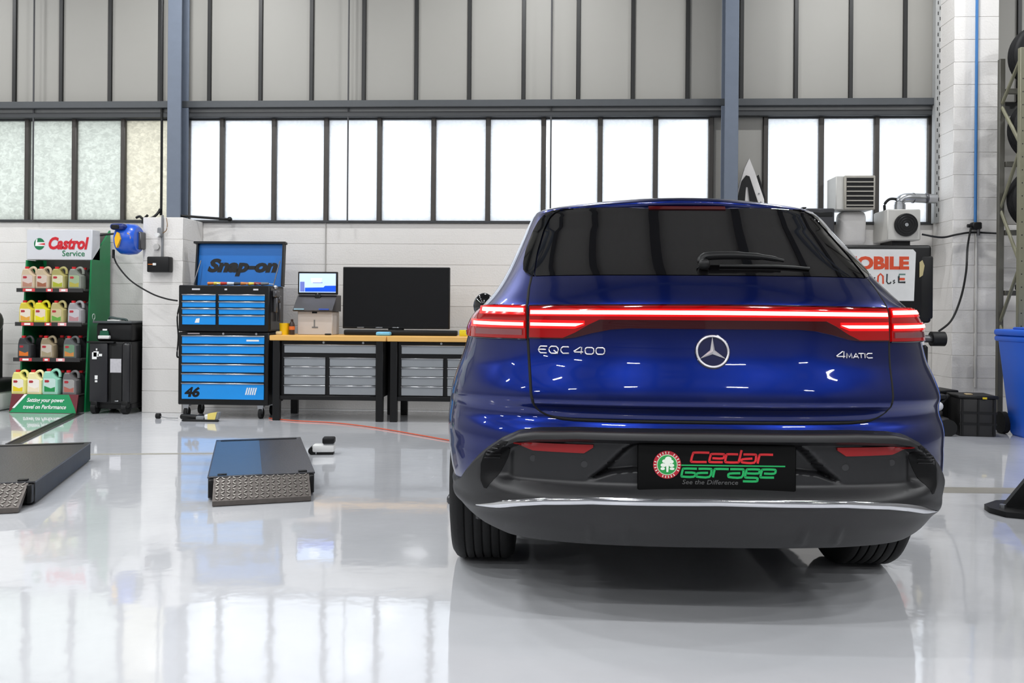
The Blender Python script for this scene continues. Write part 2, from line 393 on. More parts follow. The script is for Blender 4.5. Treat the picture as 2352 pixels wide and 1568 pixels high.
zt_ = I([0, .45, .58, .64, .70, .75, .79, .83, .86, .875, .96], [.692, .690, .684, .674, .648, .612, .574, .528, .495, .478, .462])
zb_ = I([0, .35, .50, .62, .74, .83, .90, .96], [.327, .327, .327, .328, .331, .345, .374, .40])
# body shell: horizontal slices, rear centre -> corner -> flank -> nose
zrows = list(np.linspace(.30, 1.20, 64))+list(np.linspace(1.212, 1.492, 26))+list(np.linspace(1.498, 1.552, 15))+list(np.linspace(1.56, 1.625, 12))
AX = (1.0, 3.873)
def half_loop(z):
    W_, n, y0, L_, yF = f_Ws(z), f_n(z), f_ys(z), Lz(z), f_yF(z)
    th = np.linspace(0, PI/2, 300); x = W_*np.sin(th)**(2/n); y = y0+L_*(1-np.clip(np.cos(th), 0, 1)**(2/n))
    s = np.concatenate(([0], np.cumsum(np.hypot(np.diff(x), np.diff(y))))); u = np.linspace(0, s[-1], 34)
    pts = list(zip(np.interp(u, s, x), np.interp(u, s, y)))
    Lf = min(.85, (yF-y0-L_)*.9)
    pts += [(W_, v) for v in np.linspace(y0+L_, yF-Lf, 44)[1:]]
    x2 = W_*np.cos(th)**(2/2.6); y2 = yF-Lf+Lf*np.sin(th)**(2/2.6); s = np.concatenate(([0], np.cumsum(np.hypot(np.diff(x2), np.diff(y2)))))
    u = np.linspace(0, s[-1], 22)[1:]; pts += list(zip(np.interp(u, s, x2), np.interp(u, s, y2)))
    return pts
mb = MB()
rows = []
for z in zrows:
    h = half_loop(z); full = [(-x, y, z) for x, y in h[::-1]]+[(x, y, z) for x, y in h[1:-1]]
    rows.append(full)
V = [[mb.bm.verts.new(p) for p in r] for r in rows]
nC = len(rows[0])
for i in range(len(V)-1):
    for j in range(nC):
        q = (V[i][j], V[i][(j+1) % nC], V[i+1][(j+1) % nC], V[i+1][j])
        c = sum((v.co for v in q), Vector())/4
        if abs(c.x) > .45 and any((c.y-a)**2+(c.z-.36)**2 < .405**2 for a in AX): continue
        if c.y < .60 and c.z < zt_(abs(c.x))-.022: continue      # covered by the bumper
        mb.bm.faces.new(q)
mb.bm.faces.new(V[-1])
mb.build('body', M_PAINT, car, angle=50)

def skirt(mb, V, off_pts):
    """close the rim of a grid panel down to the inner points"""
    ring = V[0][:]+[r[-1] for r in V[1:]]+V[-1][-2::-1]+[r[0] for r in V[-2:0:-1]]
    I_ = off_pts[0][:]+[r[-1] for r in off_pts[1:]]+off_pts[-1][-2::-1]+[r[0] for r in off_pts[-2:0:-1]]
    B = [mb.bm.verts.new(p) for p in I_]; n = len(ring)
    for k in range(n):
        mb.bm.faces.new((ring[k], B[k], B[(k+1) % n], ring[(k+1) % n]))
def panel_rows(name, zs, xl, xr, nx, off, m, parent, depth=.012, ease=None):
    mb = MB(); A, B = [], []
    for z in zs:
        a, b = xl(z), xr(z); r, r2 = [], []
        for k in range(nx+1):
            t = k/nx
            if ease == 'hi': t = math.sin(t*PI/2)
            if ease == 'lo': t = 1-math.cos(t*PI/2)
            x = a+(b-a)*t
            r.append(PT(x, z, off)); r2.append(PT(x, z, off-depth))
        A.append(r); B.append(r2)
    V = mb.grid(A); skirt(mb, V, B)
    return mb.build(name, m, parent, angle=40)
def panel_cols(name, xs, zb, zt, nz, off, m, parent, depth=.012):
    mb = MB(); A, B = [], []
    for k in range(nz+1):
        t = k/nz
        A.append([PT(x, zb(x)+(zt(x)-zb(x))*t, off) for x in xs]); B.append([PT(x, zb(x)+(zt(x)-zb(x))*t, off-depth) for x in xs])
    V = mb.grid(A); skirt(mb, V, B)
    return mb.build(name, m, parent, angle=40)
def seam(name, pts, r, off, m, parent, closed=False):
    P = [PT(x, z, off) for x, z in pts]
    return MB().tube(P, r, n=8, closed=closed).build(name, m, parent)
def dense(pts, k=8):
    out = []
    for a, b in zip(pts, pts[1:]):
        for j in range(k): out.append((a[0]+(b[0]-a[0])*j/k, a[1]+(b[1]-a[1])*j/k))
    return out+[pts[-1]]

# tailgate
gx = I([.722, .727, .735, .75, .77, .80, .98, 1.10, 1.16, 1.205], [.47, .52, .553, .578, .592, .600, .612, .616, .611, .602])
gate = panel_rows('tailgate', list(np.linspace(.722, .80, 14))+list(np.linspace(.808, 1.203, 44)), lambda z: -gx(z), gx, 84, .007, M_PAINT, car)
gap_r = [(gx(z)+.006, z) for z in np.linspace(1.203, .735, 50)]+[(.535, .725), (.50, .7195), (.46, .717)]+[(x, .7165) for x in np.linspace(.42, 0, 16)]
gap = gap_r+[(-x, z) for x, z in gap_r[-2::-1]]
seam('shut_line', gap, .0062, .001, M_GAP, car)

# rear window with side trims and the high brake lamp
wx = I([1.205, 1.215, 1.30, 1.40, 1.46, 1.485, 1.496, 1.503], [.592, .594, .582, .556, .530, .505, .47, .43])
win = panel_rows('rear_window', np.linspace(1.207, 1.501, 34), lambda z: -wx(z), wx, 60, .006, M_GLASS, car)
ox = I([1.206, 1.212, 1.225, 1.26, 1.32, 1.40, 1.45, 1.475, 1.49, 1.503], [.606, .622, .636, .638, .628, .602, .578, .556, .528, .47])
for s in (-1, 1):
    if s > 0: panel_rows('window_trim', np.linspace(1.207, 1.502, 26), lambda z: wx(z)+.004, ox, 8, .010, M_GLOSSB, car)
    else: panel_rows('window_trim', np.linspace(1.207, 1.502, 26), lambda z: -ox(z), lambda z: -wx(z)-.004, 8, .010, M_GLOSSB, car)
panel_rows('brake_lamp', np.linspace(1.480, 1.496, 4), lambda z: -.15, lambda z: .15, 24, .010, mat('brake_lens', (70, 0, 4), .12, coat=1.), car)

# light bar across the tailgate with two lower lobes
zbar = I([0, .28, .34, .40, .46, .50, .612], [1.026, 1.026, 1.021, 1.008, .991, .986, .986])
bar = panel_cols('light_bar', np.linspace(-.612, .612, 120), lambda x: zbar(abs(x)), lambda x: 1.103-.006*(x/.6)**2, 14, .013, M_LENSD, car)
panel_cols('lens_band', np.linspace(-.609, .609, 100), lambda x: 1.056-.004*(x/.6)**2, lambda x: 1.098-.006*(x/.6)**2, 6, .0150, M_LENS, bar, .006)
panel_cols('glow_band', np.linspace(-.607, .607, 100), lambda x: 1.0675-.004*(x/.6)**2, lambda x: 1.0895-.006*(x/.6)**2, 4, .0160, M_STRIPG, bar, .004)
panel_cols('light_strip', np.linspace(-.605, .605, 100), lambda x: 1.0735-.005*(x/.6)**2, lambda x: 1.0845-.005*(x/.6)**2, 3, .0172, M_STRIP, bar, .003)
for s in (-1, 1):
    f = lambda v: v if s > 0 else v[::-1]
    li = I([.990, 1.01, 1.036, 1.057], [.497, .455, .415, .372])
    if s > 0: panel_rows('lens_lobe', np.linspace(.990, 1.0565, 8), li, lambda z: .609, 24, .0150, M_LENS, bar, .006)
    else: panel_rows('lens_lobe', np.linspace(.990, 1.0565, 8), lambda z: -.609, lambda z: -li(z), 24, .0150, M_LENS, bar, .006)
    xa = [s*x for x in np.linspace(.425, .607, 24)]; xa = xa if s > 0 else xa[::-1]
    panel_cols('glow_band', xa, lambda x: max(1.0225, 1.0355-(abs(x)-.425)*.4), lambda x: 1.0505, 4, .0160, M_STRIPG, bar, .004)
    xa = [s*x for x in np.linspace(.428, .605, 20)]; xa = xa if s > 0 else xa[::-1]
    panel_cols('light_strip', xa, lambda x: 1.031+max(0, (.455-abs(x)))*.38, lambda x: 1.0415, 3, .0172, M_STRIP, bar, .003)
# outer tail lamps
lo_out = I([.985, 1.0, 1.03, 1.06, 1.08, 1.097], [.838, .846, .840, .820, .798, .770])
for s in (-1, 1):
    zs = np.linspace(.986, 1.097, 16)
    sg = (lambda f1: (lambda z: f1(z))) if s > 0 else (lambda f1: (lambda z: -f1(z)))
    def pr(name, zs, a, b, nx, off, m, par, dep=.006):
        if s > 0: return panel_rows(name, zs, a, b, nx, off, m, par, dep, 'hi')
        return panel_rows(name, zs, lambda z: -b(z), lambda z: -a(z), nx, off, m, par, dep, 'lo')
    lamp = pr('tail_lamp', zs, lambda z: .624, lo_out, 30, .012, M_LENS, car, .014)
    for zc, xe in ((1.079, .775), (1.0355, .806)):
        pr('glow_band', np.linspace(zc-.013, zc+.012, 5), lambda z: .627, lambda z: xe+.012, 30, .0165, M_STRIPG, lamp, .006)
        pr('light_strip', np.linspace(zc-.0055, zc+.0055, 4), lambda z: .629, lambda z: xe, 30, .0195, M_STRIP, lamp, .006)
    pr('reverse_lens', np.linspace(.997, 1.017, 4), lambda z: .634, lambda z: .80, 30, .0160, mat('clear_lens', (116, 60, 64), .15, coat=1.), lamp, .004)
    # lamp rim line
    seam('lamp_rim', [(s*.622, .984)]+[(s*x, .9835) for x in np.linspace(.64, .825, 16)]+[(s*(lo_out(z)+.003), z) for z in np.linspace(.99, 1.095, 18)], .0022, .010, M_GLOSSB, car)

# bumper
def sst(a, b, v):
    t = max(0., min(1., (v-a)/(b-a))); return t*t*(3-2*t)
def relief(x, z):
    ax = abs(x); zt = zt_(ax); o = .010-.007*sst(.78, .90, ax)
    o += .030*sst(0, .022, zt-z)*(1-.75*sst(.60, .86, ax))               # shelf along the top edge
    mx_ = (1-sst(.665, .765, ax)); o -= .044*mx_*sst(.034, .044, zt-z)*sst(.475, .520, z)   # recess below the shelf
    if ax > .60: o -= .022*sst(.66, .70, ax)*(1-sst(.735, .775, ax))*sst(.485, .53, z)*sst(.03, .06, zt-z)   # corner vents
    # number plate niche
    lim = I([.50, .56, .60, .63, .65], [.45, .375, .335, .305, .27])(z); low = I([0, .26, .34, .45], [.54, .555, .545, .505])(ax)
    o -= .042*sst(0, .02, lim-ax)*sst(0, .012, z-low)*sst(.036, .048, zt-z)
    # lower valance: raised lip carrying the chrome, faint fins
    zc = chrome_z(ax); o += .012*math.exp(-((z-zc)/.022)**2)
    for fx in (.285, .40):
        o += .007*math.exp(-((ax-fx)/.010)**2)*(1-sst(.375, .41, z))*sst(.326, .350, z)
    return o
chrome_z = I([0, .40, .55, .66, .74, .80], [.480, .475, .463, .447, .428, .412])
mb = MB(); qs = [math.sin(t)*.99995 for t in np.linspace(-PI/2, PI/2, 220)]; A = []
nz = 84
for k in range(nz+1):
    t = k/nz; row = []
    for q in qs:
        x0_ = q*.93; ax = abs(x0_); z = zb_(ax)+(zt_(ax)-zb_(ax))*t; x = q*f_Ws(z)
        row.append(PT(x, z, relief(x, z) if abs(q) < .9985 else .003))
    A.append(row)
V = mb.grid(A)
B = [[p+Vector((0, .05, 0)) for p in r] for r in A]; skirt(mb, V, B)
bump = mb.build('bumper', M_CLAD, car, angle=60)
cp = [(x, chrome_z(abs(x))) for x in np.linspace(-.775, .775, 90)]
mb = MB(); rad = [.0068*min(1., .15+(.775-abs(x))*9) for x, z in cp]
mb.tube([PT(x, z, relief(x, z)+.0015) for x, z in cp], rad, n=10, flat=1.75); mb.build('chrome_strip', M_CHROME, bump)
for s in (-1, 1):
    xs = [s*x for x in np.linspace(.40, .648, 26)]; xs = xs if s > 0 else xs[::-1]
    mb = MB(); A = []; B = []
    zl = I([.40, .43, .60, .648], [.632, .612, .612, .628]); zh = I([.40, .648], [.641, .638])
    for k in range(5):
        r = [(x, zl(abs(x))+(zh(abs(x))-zl(abs(x)))*k/4) for x in xs]
        A.append([PT(x, z, relief(x, z)+.006) for x, z in r]); B.append([PT(x, z, relief(x, z)-.01) for x, z in r])
    V = mb.grid(A); skirt(mb, V, B); mb.build('reflector', mat('red_reflector', (150, 2, 8), .3, coat=.3), bump)
    for sx_, sz_ in ((.60, .585), (.43, .575)):
        c = PT(s*sx_, sz_, relief(s*sx_, sz_)); MB().cyl(c+Vector((0, .004, 0)), c+Vector((0, -.002, 0)), .011, n=16).build('parking_sensor', mat('sensor_grey', (44, 44, 46), .5), bump)
for s in (-1, 1):
    vo_, vi_ = I([.475, .50, .55, .60, .64], [.752, .766, .766, .746, .700]), I([.475, .50, .55, .60, .64], [.742, .728, .706, .688, .668])
    mb = MB(); A = []; B = []
    for z in np.linspace(.475, .64, 16):
        xs = np.linspace(vi_(z), vo_(z), 7); xs = [s*x for x in xs]; xs = xs if s > 0 else xs[::-1]
        A.append([PT(x, z, relief(x, z)+.0015) for x in xs]); B.append([PT(x, z, relief(x, z)-.01) for x in xs])
    V = mb.grid(A); skirt(mb, V, B); vent = mb.build('corner_vent', mat('vent_black', (12, 12, 13), .6, spec=.2), bump)
    for k in range(5):
        z = .575+k*.013; MB().tube([PT(s*x, z, relief(x, z)+.004) for x in np.linspace(vi_(z)+.02, vo_(z)-.008, 6)], .002, n=6).build('vent_fin', M_CLAD, vent)
# side cladding between bumper and wheel arch, arch rings and sills
for s in (-1, 1):
    for a in AX:
        mb = MB(); A = []
        for r_ in (.385, .405, .435, .445):
            row = []
            for th in np.linspace(-.18*PI, 1.18*PI, 48):
                yy, zz = a+r_*math.cos(th), max(.26, .36+r_*math.sin(th)); xx = f_Ws(max(.30, zz))+(.010 if .39 < r_ < .44 else 0.0)
                row.append((s*xx, yy, zz))
            A.append(row)
        V = mb.grid(A); B = [[(p[0]-s*.05, p[1], p[2]) for p in r] for r in A]; skirt(mb, V, B)
        mb.build('wheel_arch', M_CLAD, car)
        MB().prism([(a+r_*math.cos(th), .36+r_*math.sin(th)) for r_, ths in ((.40, np.linspace(0, PI, 20)), (.385, np.linspace(PI, 0, 20))) for th in ths], 'x', min(s*.5, s*.80), max(s*.5, s*.80)).box(min(s*.48, s*.5), max(s*.48, s*.5), a-.40, a+.40, .30, .75).build('wheel_well', M_BLACKP, car)
    mb = MB(); A = []
    for z in (.22, .27, .34, .40): A.append([(s*(f_Ws(max(z, .3))+.010), y, z) for y in np.linspace(1.42, 3.44, 12)])
    V = mb.grid(A); skirt(mb, V, [[(p[0]-s*.06, p[1], p[2]) for p in r] for r in A]); mb.build('sill', M_CLAD, car)
    # glass of the side
    for ya, yb in ((.98, 1.55), (1.60, 2.45), (2.50, 3.05)):
        mb = MB(); A = []
        for z in np.linspace(1.105, 1.455, 10):
            t = (z-1.105)/.35; a_ = ya+(.18*t if ya < 1 else 0); b_ = yb-(.30*t if yb > 3 else 0)
            if yb > 3: b_ = 3.30-.62*t
            A.append([(s*(f_Ws(z)+.004), y, z) for y in np.linspace(a_, max(b_, a_+.03), 8)])
        V = mb.grid(A); skirt(mb, V, [[(p[0]-s*.01, p[1], p[2]) for p in r] for r in A]); mb.build('side_window', M_GLASS, car)
    mb = MB(); mb.ball((s*.945, 3.10, 1.118), .5, .15, .13, .18, 20); o = mb.build('mirror', M_GLOSSB, car)
    MB().box(min(s*.80, s*.93), max(s*.80, s*.93), 3.07, 3.13, 1.05, 1.075, b=.008).build('stalk', M_GLOSSB, o)
    for yh in (1.85, 2.75):
        MB().tube(smooth_path([(s*(f_Ws(.98)+.002), yh-.11, .985), (s*(f_Ws(.98)+.028), yh-.07, .985), (s*(f_Ws(.98)+.028), yh+.07, .985), (s*(f_Ws(.98)+.002), yh+.11, .985)], 4), .011, n=8).build('door_handle', M_PAINT, car)
    for yd in (1.58, 2.48):
        MB().tube([(s*(f_Ws(z)+.0005), yd, z) for z in np.linspace(.42, 1.10, 20)], .004, n=6).build('shut_line', M_GAP, car)
# windscreen and underbody
mb = MB(); A = []
for z in np.linspace(1.06, 1.50, 12):
    W_ = f_Ws(z)*.80; A.append([(x, f_yF(z)-min(.85, (f_yF(z)-f_ys(z)-Lz(z))*.9)*(1-(1-(abs(x)/f_Ws(z))**2.6)**(1/2.6))+.012, z) for x in np.linspace(-W_, W_, 20)])
V = mb.grid(A); skirt(mb, V, [[(p[0], p[1]-.03, p[2]) for p in r] for r in A]); mb.build('windscreen', M_GLASS, car)
mb = MB().box(-.62, .62, .55, 4.4, .24, .36, b=.03).box(-.60, .60, .16, .60, .335, .40, b=.02).cyl((-.72, 1.0, .36), (.72, 1.0, .36), .05, n=12)
mb.box(-.45, .45, .72, 1.0, .20, .26, b=.02); mb.build('underbody', M_BLACKP, car)

# wheels
def tyre_profile(R, w):
    h = w/2; p = [(R-.115, -h+.012), (R-.075, -h), (R-.03, -h+.006), (R-.008, -h+.022)]
    x = -h+.03; edges = np.linspace(-h+.03, h-.03, 7)
    for i in range(6):
        p += [(R-.002, edges[i]+.003), (R, edges[i]+.008), (R, edges[i+1]-.008), (R-.002, edges[i+1]-.004)]
        if i < 5: p += [(R-.010, edges[i+1]-.003), (R-.010, edges[i+1]+.002)]
    return p+[(R-.008, h-.022), (R-.03, h-.006), (R-.075, h), (R-.115, h-.012), (R-.118, 0)]
wheel0 = None
for a in AX:
    for s in (-1, 1):
        if wheel0 is None:
            tyre = MB().lathe(tyre_profile(.366, .272), None, 64, close=True).build('wheel', M_RUB, car, angle=30)
            rim = MB().lathe([(.25, -.09), (.235, -.06), (.22, .06), (.235, .098), (.252, .104), (.252, .11), (.225, .112), (.215, .09)], None, 48).build('rim', mat('rim_grey', (70, 72, 76), .25, .9), tyre)
            mb = MB()
            for k in range(5):
                for d in (-.16, .16):
                    an = 2*PI*k/5+d
                    mb.box(.075, .10, -.016, .016, .04, .232, b=.006, M=Matrix.Rotation(an, 4, 'X'))
            mb.cyl((.06, 0, 0), (.108, 0, 0), .06, n=24); mb.build('spokes', M_ALU, rim)
            wheel0 = tyre; o = tyre
        else: o = dup(wheel0, car)
        o.location = (s*.806, a, .366); o.rotation_euler = (0, 0, 0 if s > 0 else PI)

# wiper
wb = PT(-.002, 1.232, .030)
wa = MB().tube(smooth_path([PT(-.012, 1.238, .022), PT(.0, 1.250, .034), PT(.10, 1.2535, .036), PT(.20, 1.250, .034), PT(.275, 1.243, .028)], 6), [.016]*6+[.019]*4+[.0185]*4+[.016]*4+[.012]*4+[.008]*3, n=10, flat=.8).build('wiper_arm', M_BLACKP, car)
MB().ball(PT(-.006, 1.232, .022), .021, n=14).build('pivot_cap', M_BLACKP, wa)
MB().tube([PT(x, z, .012) for x, z in ((.05, 1.236), (.15, 1.236), (.25, 1.236), (.32, 1.233), (.37, 1.2295))], .0055, n=8).build('wiper_blade', M_BLACKP, wa)

# star emblem
cx_, cz_ = -.006, .950
mb = MB()
def em(x, z, off): return PT(cx_+x, cz_+z, .007+off)
mb.tube([em(.052*math.cos(a), .052*math.sin(a), .006) for a in np.linspace(0, 2*PI, 56, endpoint=False)], .0037, n=8, closed=True)
c0 = mb.bm.verts.new(em(0, 0, .013)); tips = []; inn = []
for k in range(3):
    a = PI/2+k*2*PI/3; tips.append(mb.bm.verts.new(em(.051*math.cos(a), .051*math.sin(a), .006))); b = a+PI/3; inn.append(mb.bm.verts.new(em(.0088*math.cos(b), .0088*math.sin(b), .004)))
for k in range(3):
    mb.bm.faces.new((c0, tips[k], inn[k])); mb.bm.faces.new((c0, inn[k], tips[(k+1) % 3]))
star = mb.build('star_emblem', M_BADGE, car, angle=20)
mb = MB(); mb.bm.faces.new([mb.bm.verts.new(em(.058*math.cos(a), .058*math.sin(a), .0022)) for a in np.linspace(0, 2*PI, 48, endpoint=False)])
mb.tube([em(.0565*math.cos(a), .0565*math.sin(a), .002) for a in np.linspace(0, 2*PI, 48, endpoint=False)], .0022, n=6, closed=True)
mb.build('emblem_seat', mat('emblem_blue', (8, 14, 58), .15, coat=.8), star)

# model lettering as raised chrome strokes
def strokes(name, polys, fx, fz, r, off, m, parent):
    mb = MB()
    for pl in polys:
        closed = pl[0] == pl[-1]; p = pl[:-1] if closed else pl
        mb.tube([PT(fx(u), fz(v), .007+off) for u, v in p], r, n=6, closed=closed)
    return mb.build(name, m, parent)
EQ = [[(490, 352), (310, 352), (278, 390), (255, 445), (278, 500), (310, 535), (480, 535)], [(270, 440), (455, 440)],
      [(600, 350), (730, 350), (775, 395), (785, 445), (775, 495), (730, 540), (600, 540), (550, 495), (538, 445), (550, 395), (600, 350)], [(665, 455), (772, 545)],
      [(1065, 368), (1040, 355), (910, 358), (868, 395), (850, 445), (868, 495), (910, 535), (1065, 530)],
      [(1388, 542), (1404, 360), (1370, 362), (1200, 475), (1212, 492), (1440, 490)],
      [(1540, 365), (1675, 365), (1715, 395), (1725, 450), (1712, 510), (1670, 543), (1540, 543), (1503, 510), (1493, 450), (1505, 395), (1540, 365)],
      [(1825, 365), (1960, 365), (2000, 395), (2010, 450), (1998, 510), (1955, 543), (1825, 543), (1788, 510), (1778, 450), (1790, 395), (1825, 365)]]
fx = lambda u: -.581+(u-240)/(2020-240)*.223
strokes('model_badge', EQ, fx, lambda v: .960-(v-352)/(2020-240)*.223, .0023, .004, M_BADGE, car)
MT = [[(1345, 1505), (1350, 1448), (1340, 1447), (1280, 1488), (1283, 1492), (1358, 1492)], [(1372, 1507), (1378, 1465), (1398, 1500), (1418, 1465), (1424, 1507)], [(1436, 1507), (1462, 1466), (1486, 1507)], [(1446, 1495), (1478, 1495)],
      [(1486, 1466), (1536, 1466)], [(1511, 1466), (1511, 1507)], [(1548, 1465), (1548, 1507)], [(1620, 1467), (1580, 1466), (1566, 1478), (1566, 1496), (1580, 1507), (1620, 1506)]]
strokes('model_badge', MT, lambda u: .408+(u-1275)/345*.133, lambda v: .953-(v-1447)/345*.133, .0020, .004, M_BADGE, car)

# number plate with garage logo
plate = MB().box(-.257, .257, .012, .020, .490, .650, b=.006, seg=2).build('number_plate', mat('plate_black', (4, 4, 4), .6, spec=.15), car)
k_ = .514/2120.
def pl(u, v, d=0.): return Vector((-.257+(u-95)*k_, -.0128+.024-d, .650-(v-130)*k_))
m_red, m_grn = mat('logo_red', (206, 30, 38), .5), mat('logo_green', (14, 166, 88), .5)
def ribbon(name, polys, wd, m):
    mb = MB()
    for p in polys:
        q = smooth_path([pl(u, v) for u, v in p], 3); n = len(q); Lf, Rt = [], []
        for i in range(n):
            t = (q[min(i+1, n-1)]-q[max(i-1, 0)]).normalized(); nn = Vector((-t.z, 0, t.x))*wd*k_/2
            Lf.append(mb.bm.verts.new(q[i]+nn)); Rt.append(mb.bm.verts.new(q[i]-nn))
        for i in range(n-1): mb.bm.faces.new((Lf[i], Lf[i+1], Rt[i+1], Rt[i]))
    return mb.build(name, m, plate)
ribbon('lettering', [[(1055, 235), (860, 235), (835, 255), (812, 345), (835, 360), (1020, 360)], [(1095, 308), (1235, 308), (1252, 265), (1235, 252), (1090, 252), (1072, 270), (1056, 342), (1072, 360), (1235, 360)],
    [(1440, 252), (1300, 252), (1282, 270), (1268, 342), (1285, 360), (1430, 360), (1450, 342), (1485, 195)], [(1510, 252), (1660, 252), (1678, 268), (1655, 360), (1505, 360), (1487, 345), (1497, 318), (1630, 306)], [(1700, 372), (1722, 272), (1745, 252), (1905, 252)]], 30, m_red)
ribbon('lettering', [[(680, 407), (2068, 407)]], 18, m_grn)
ribbon('lettering', [[(890, 452), (720, 452), (700, 470), (685, 545), (700, 560), (845, 560), (862, 510), (730, 505)], [(910, 452), (1065, 452), (1085, 470), (1055, 560), (900, 560), (885, 545), (900, 512), (1040, 505)], [(1105, 565), (1125, 470), (1145, 452), (1315, 452)],
    [(1335, 452), (1495, 452), (1512, 470), (1485, 560), (1330, 560), (1312, 545), (1325, 512), (1470, 505)], [(1560, 505), (1708, 505), (1724, 468), (1710, 452), (1572, 452), (1552, 470), (1536, 545), (1552, 562), (1690, 566), (1698, 590), (1680, 612), (1505, 612)],
    [(1785, 505), (1920, 505), (1940, 468), (1920, 452), (1775, 452), (1757, 470), (1740, 545), (1757, 558), (1920, 558)]], 30, m_grn)
text('lettering', 'See the Difference', .0205, mat('logo_grey', (84, 84, 84), .6), plate, pl(1065, 660), shear=.18, sx=1.18)
ec = pl(490, 403)
def disc(name, r, d, m, par, n=40):
    return MB().cyl(ec+Vector((0, 0, 0)), ec+Vector((0, -d, 0)), r, n=n).build(name, m, par)
ring = disc('round_logo', 187*k_, .0008, mat('logo_crimson', (178, 24, 44), .5), plate)
disc('logo_field', 140*k_, .0012, mat('logo_pale', (206, 214, 190), .5), ring); disc('logo_field', 130*k_, .0014, mat('logo_leaf', (34, 150, 70), .5), ring)
mb = MB(); yT = ec.y-.0018
def blob(u, v, ru, rv):
    c = pl(u, v); mb.bm.faces.new([mb.bm.verts.new((c.x+ru*k_*math.cos(a), yT, c.z+rv*k_*math.sin(a))) for a in np.linspace(0, 2*PI, 12, endpoint=False)]); 
for u, v, a, b in ((505, 325, 45, 34), (460, 355, 38, 26), (545, 360, 32, 26), (440, 408, 40, 26), (550, 410, 34, 24), (495, 380, 36, 40), (430, 455, 30, 20), (555, 455, 34, 18)):
    yT -= .00005; blob(u, v, a, b)
p_ = [pl(u, v) for u, v in ((475, 380), (515, 380), (505, 500), (480, 500))]; mb.bm.faces.new([mb.bm.verts.new((p.x, yT-.0001, p.z)) for p in p_])
mb.build('logo_tree', mat('logo_white', (232, 240, 226), .5), ring)
mb = MB()
for k in range(26):
    a = 2*PI*k/26; 
    if k % 6 == 5: continue
    c = ec+Vector((163*k_*math.cos(a), -.001, 163*k_*math.sin(a))); mb.box(-.0013, .0013, -.0004, 0, -.0035, .0035, M=Matrix.Translation(c) @ Matrix.Rotation(-(a-PI/2), 4, 'Y'))
mb.build('logo_ring_marks', mat('logo_white', (232, 240, 226), .5), ring)


# ================================================================== OIL DISPLAY
M_GREEN = mat('display_green', (10, 118, 66), .35, var=.04)
M_SHELF = mat('shelf_dark', (52, 50, 48), .5)
M_PRED = mat('print_red', (196, 20, 36), .5); M_PGRN = mat('print_green', (0, 110, 66), .5); M_PWHT = mat('print_white', (236, 236, 234), .5)
D = thing('oil_display', 'green and grey oil display stand with white header sign and sloped base', 'display stand', (-5.205, 8.8, 0))
X0, X1 = -.355, .355
def dz_front(z): return I([0, .2, 1.58, 1.92], [-.20, -.18, -.06, -.05])(z)
for xa, xb in ((X0, X0+.018), (X1-.018, X1)):
    MB().prism([(.31, 0), (-.20, 0), (-.17, .20), (-.07, 1.58), (.10, 1.58), (.31, 1.93)] if xa < 0 else [(.31, 0), (-.16, 0), (-.15, .20), (-.06, 1.58), (.31, 1.93)], 'x', xa, xb).build('side_panel', M_GREEN, D)
bx('back_panel', mat('display_grey', (92, 88, 84), .6), D, X0+.018, X1-.018, .27, .30, .05, 1.90)
hd = bx('header_sign', mat('header_white', (205, 206, 210), .4, var=.02), D, X0, X1, -.06, .10, 1.585, 1.905, b=.006)
text('lettering', 'Castrol', .168, M_PRED, hd, (.088, -.0615, 1.703), bold=.0075, shear=.22, sx=.84)
text('lettering', 'Service', .085, M_PGRN, hd, (.155, -.0615, 1.625), bold=.0006, sx=1.0)
mb = MB(); c = Vector((-.215, -.0615, 1.752))
mb.bm.faces.new([mb.bm.verts.new((c.x+.058*math.cos(a), c.y, c.z+.062*math.sin(a))) for a in np.linspace(0, 2*PI, 32, endpoint=False)]); lg = mb.build('round_logo', M_PGRN, hd)
mb = MB(); mb.prism([(c.x-.045, c.z-.022), (c.x+.058, c.z-.022), (c.x+.058, c.z+.018), (c.x-.025, c.z+.018), (c.x-.02, c.z+.052), (c.x-.036, c.z+.045)], 'y', c.y-.0006, c.y-.0002); mb.build('logo_sweep', M_PWHT, lg)
mb = MB(); mb.prism([(c.x-.02, c.z-.002), (c.x+.06, c.z-.012), (c.x+.06, c.z+.010)], 'y', c.y-.0010, c.y-.0007); mb.build('logo_sweep', M_PRED, lg)
SH = [(1.255, -.17), (.902, -.19), (.535, -.215), (.178, -.255)]
for k, (z, yf) in enumerate(SH):
    sh = bx('shelf', M_SHELF, D, X0-.02 if k < 3 else X0+.02, X1-.02, yf, .27, z, z+.022 if k < 3 else z+.012, b=.003)
    if k < 3:
        bx('shelf_lip', mat('shelf_lip', (40, 39, 38), .5), sh, X0-.03, X1-.03, yf-.008, yf, z-.012, z+.028)
        for q, (tx, tw, rd) in enumerate(((-.25, .13, 0), (-.03, .07, 1), (.12, .09, 0))):
            bx('price_tag', mat('tag_pink', (226, 150, 152), .5) if rd == 0 and q else mat('tag_red', (206, 60, 66), .5), sh, tx-tw/2, tx+tw/2, yf-.011, yf-.0082, z-.008, z+.024)
            bx('price_tag', M_PWHT, sh, tx-tw/4, tx+tw/4, yf-.0125, yf-.0112, z-.002, z+.018)
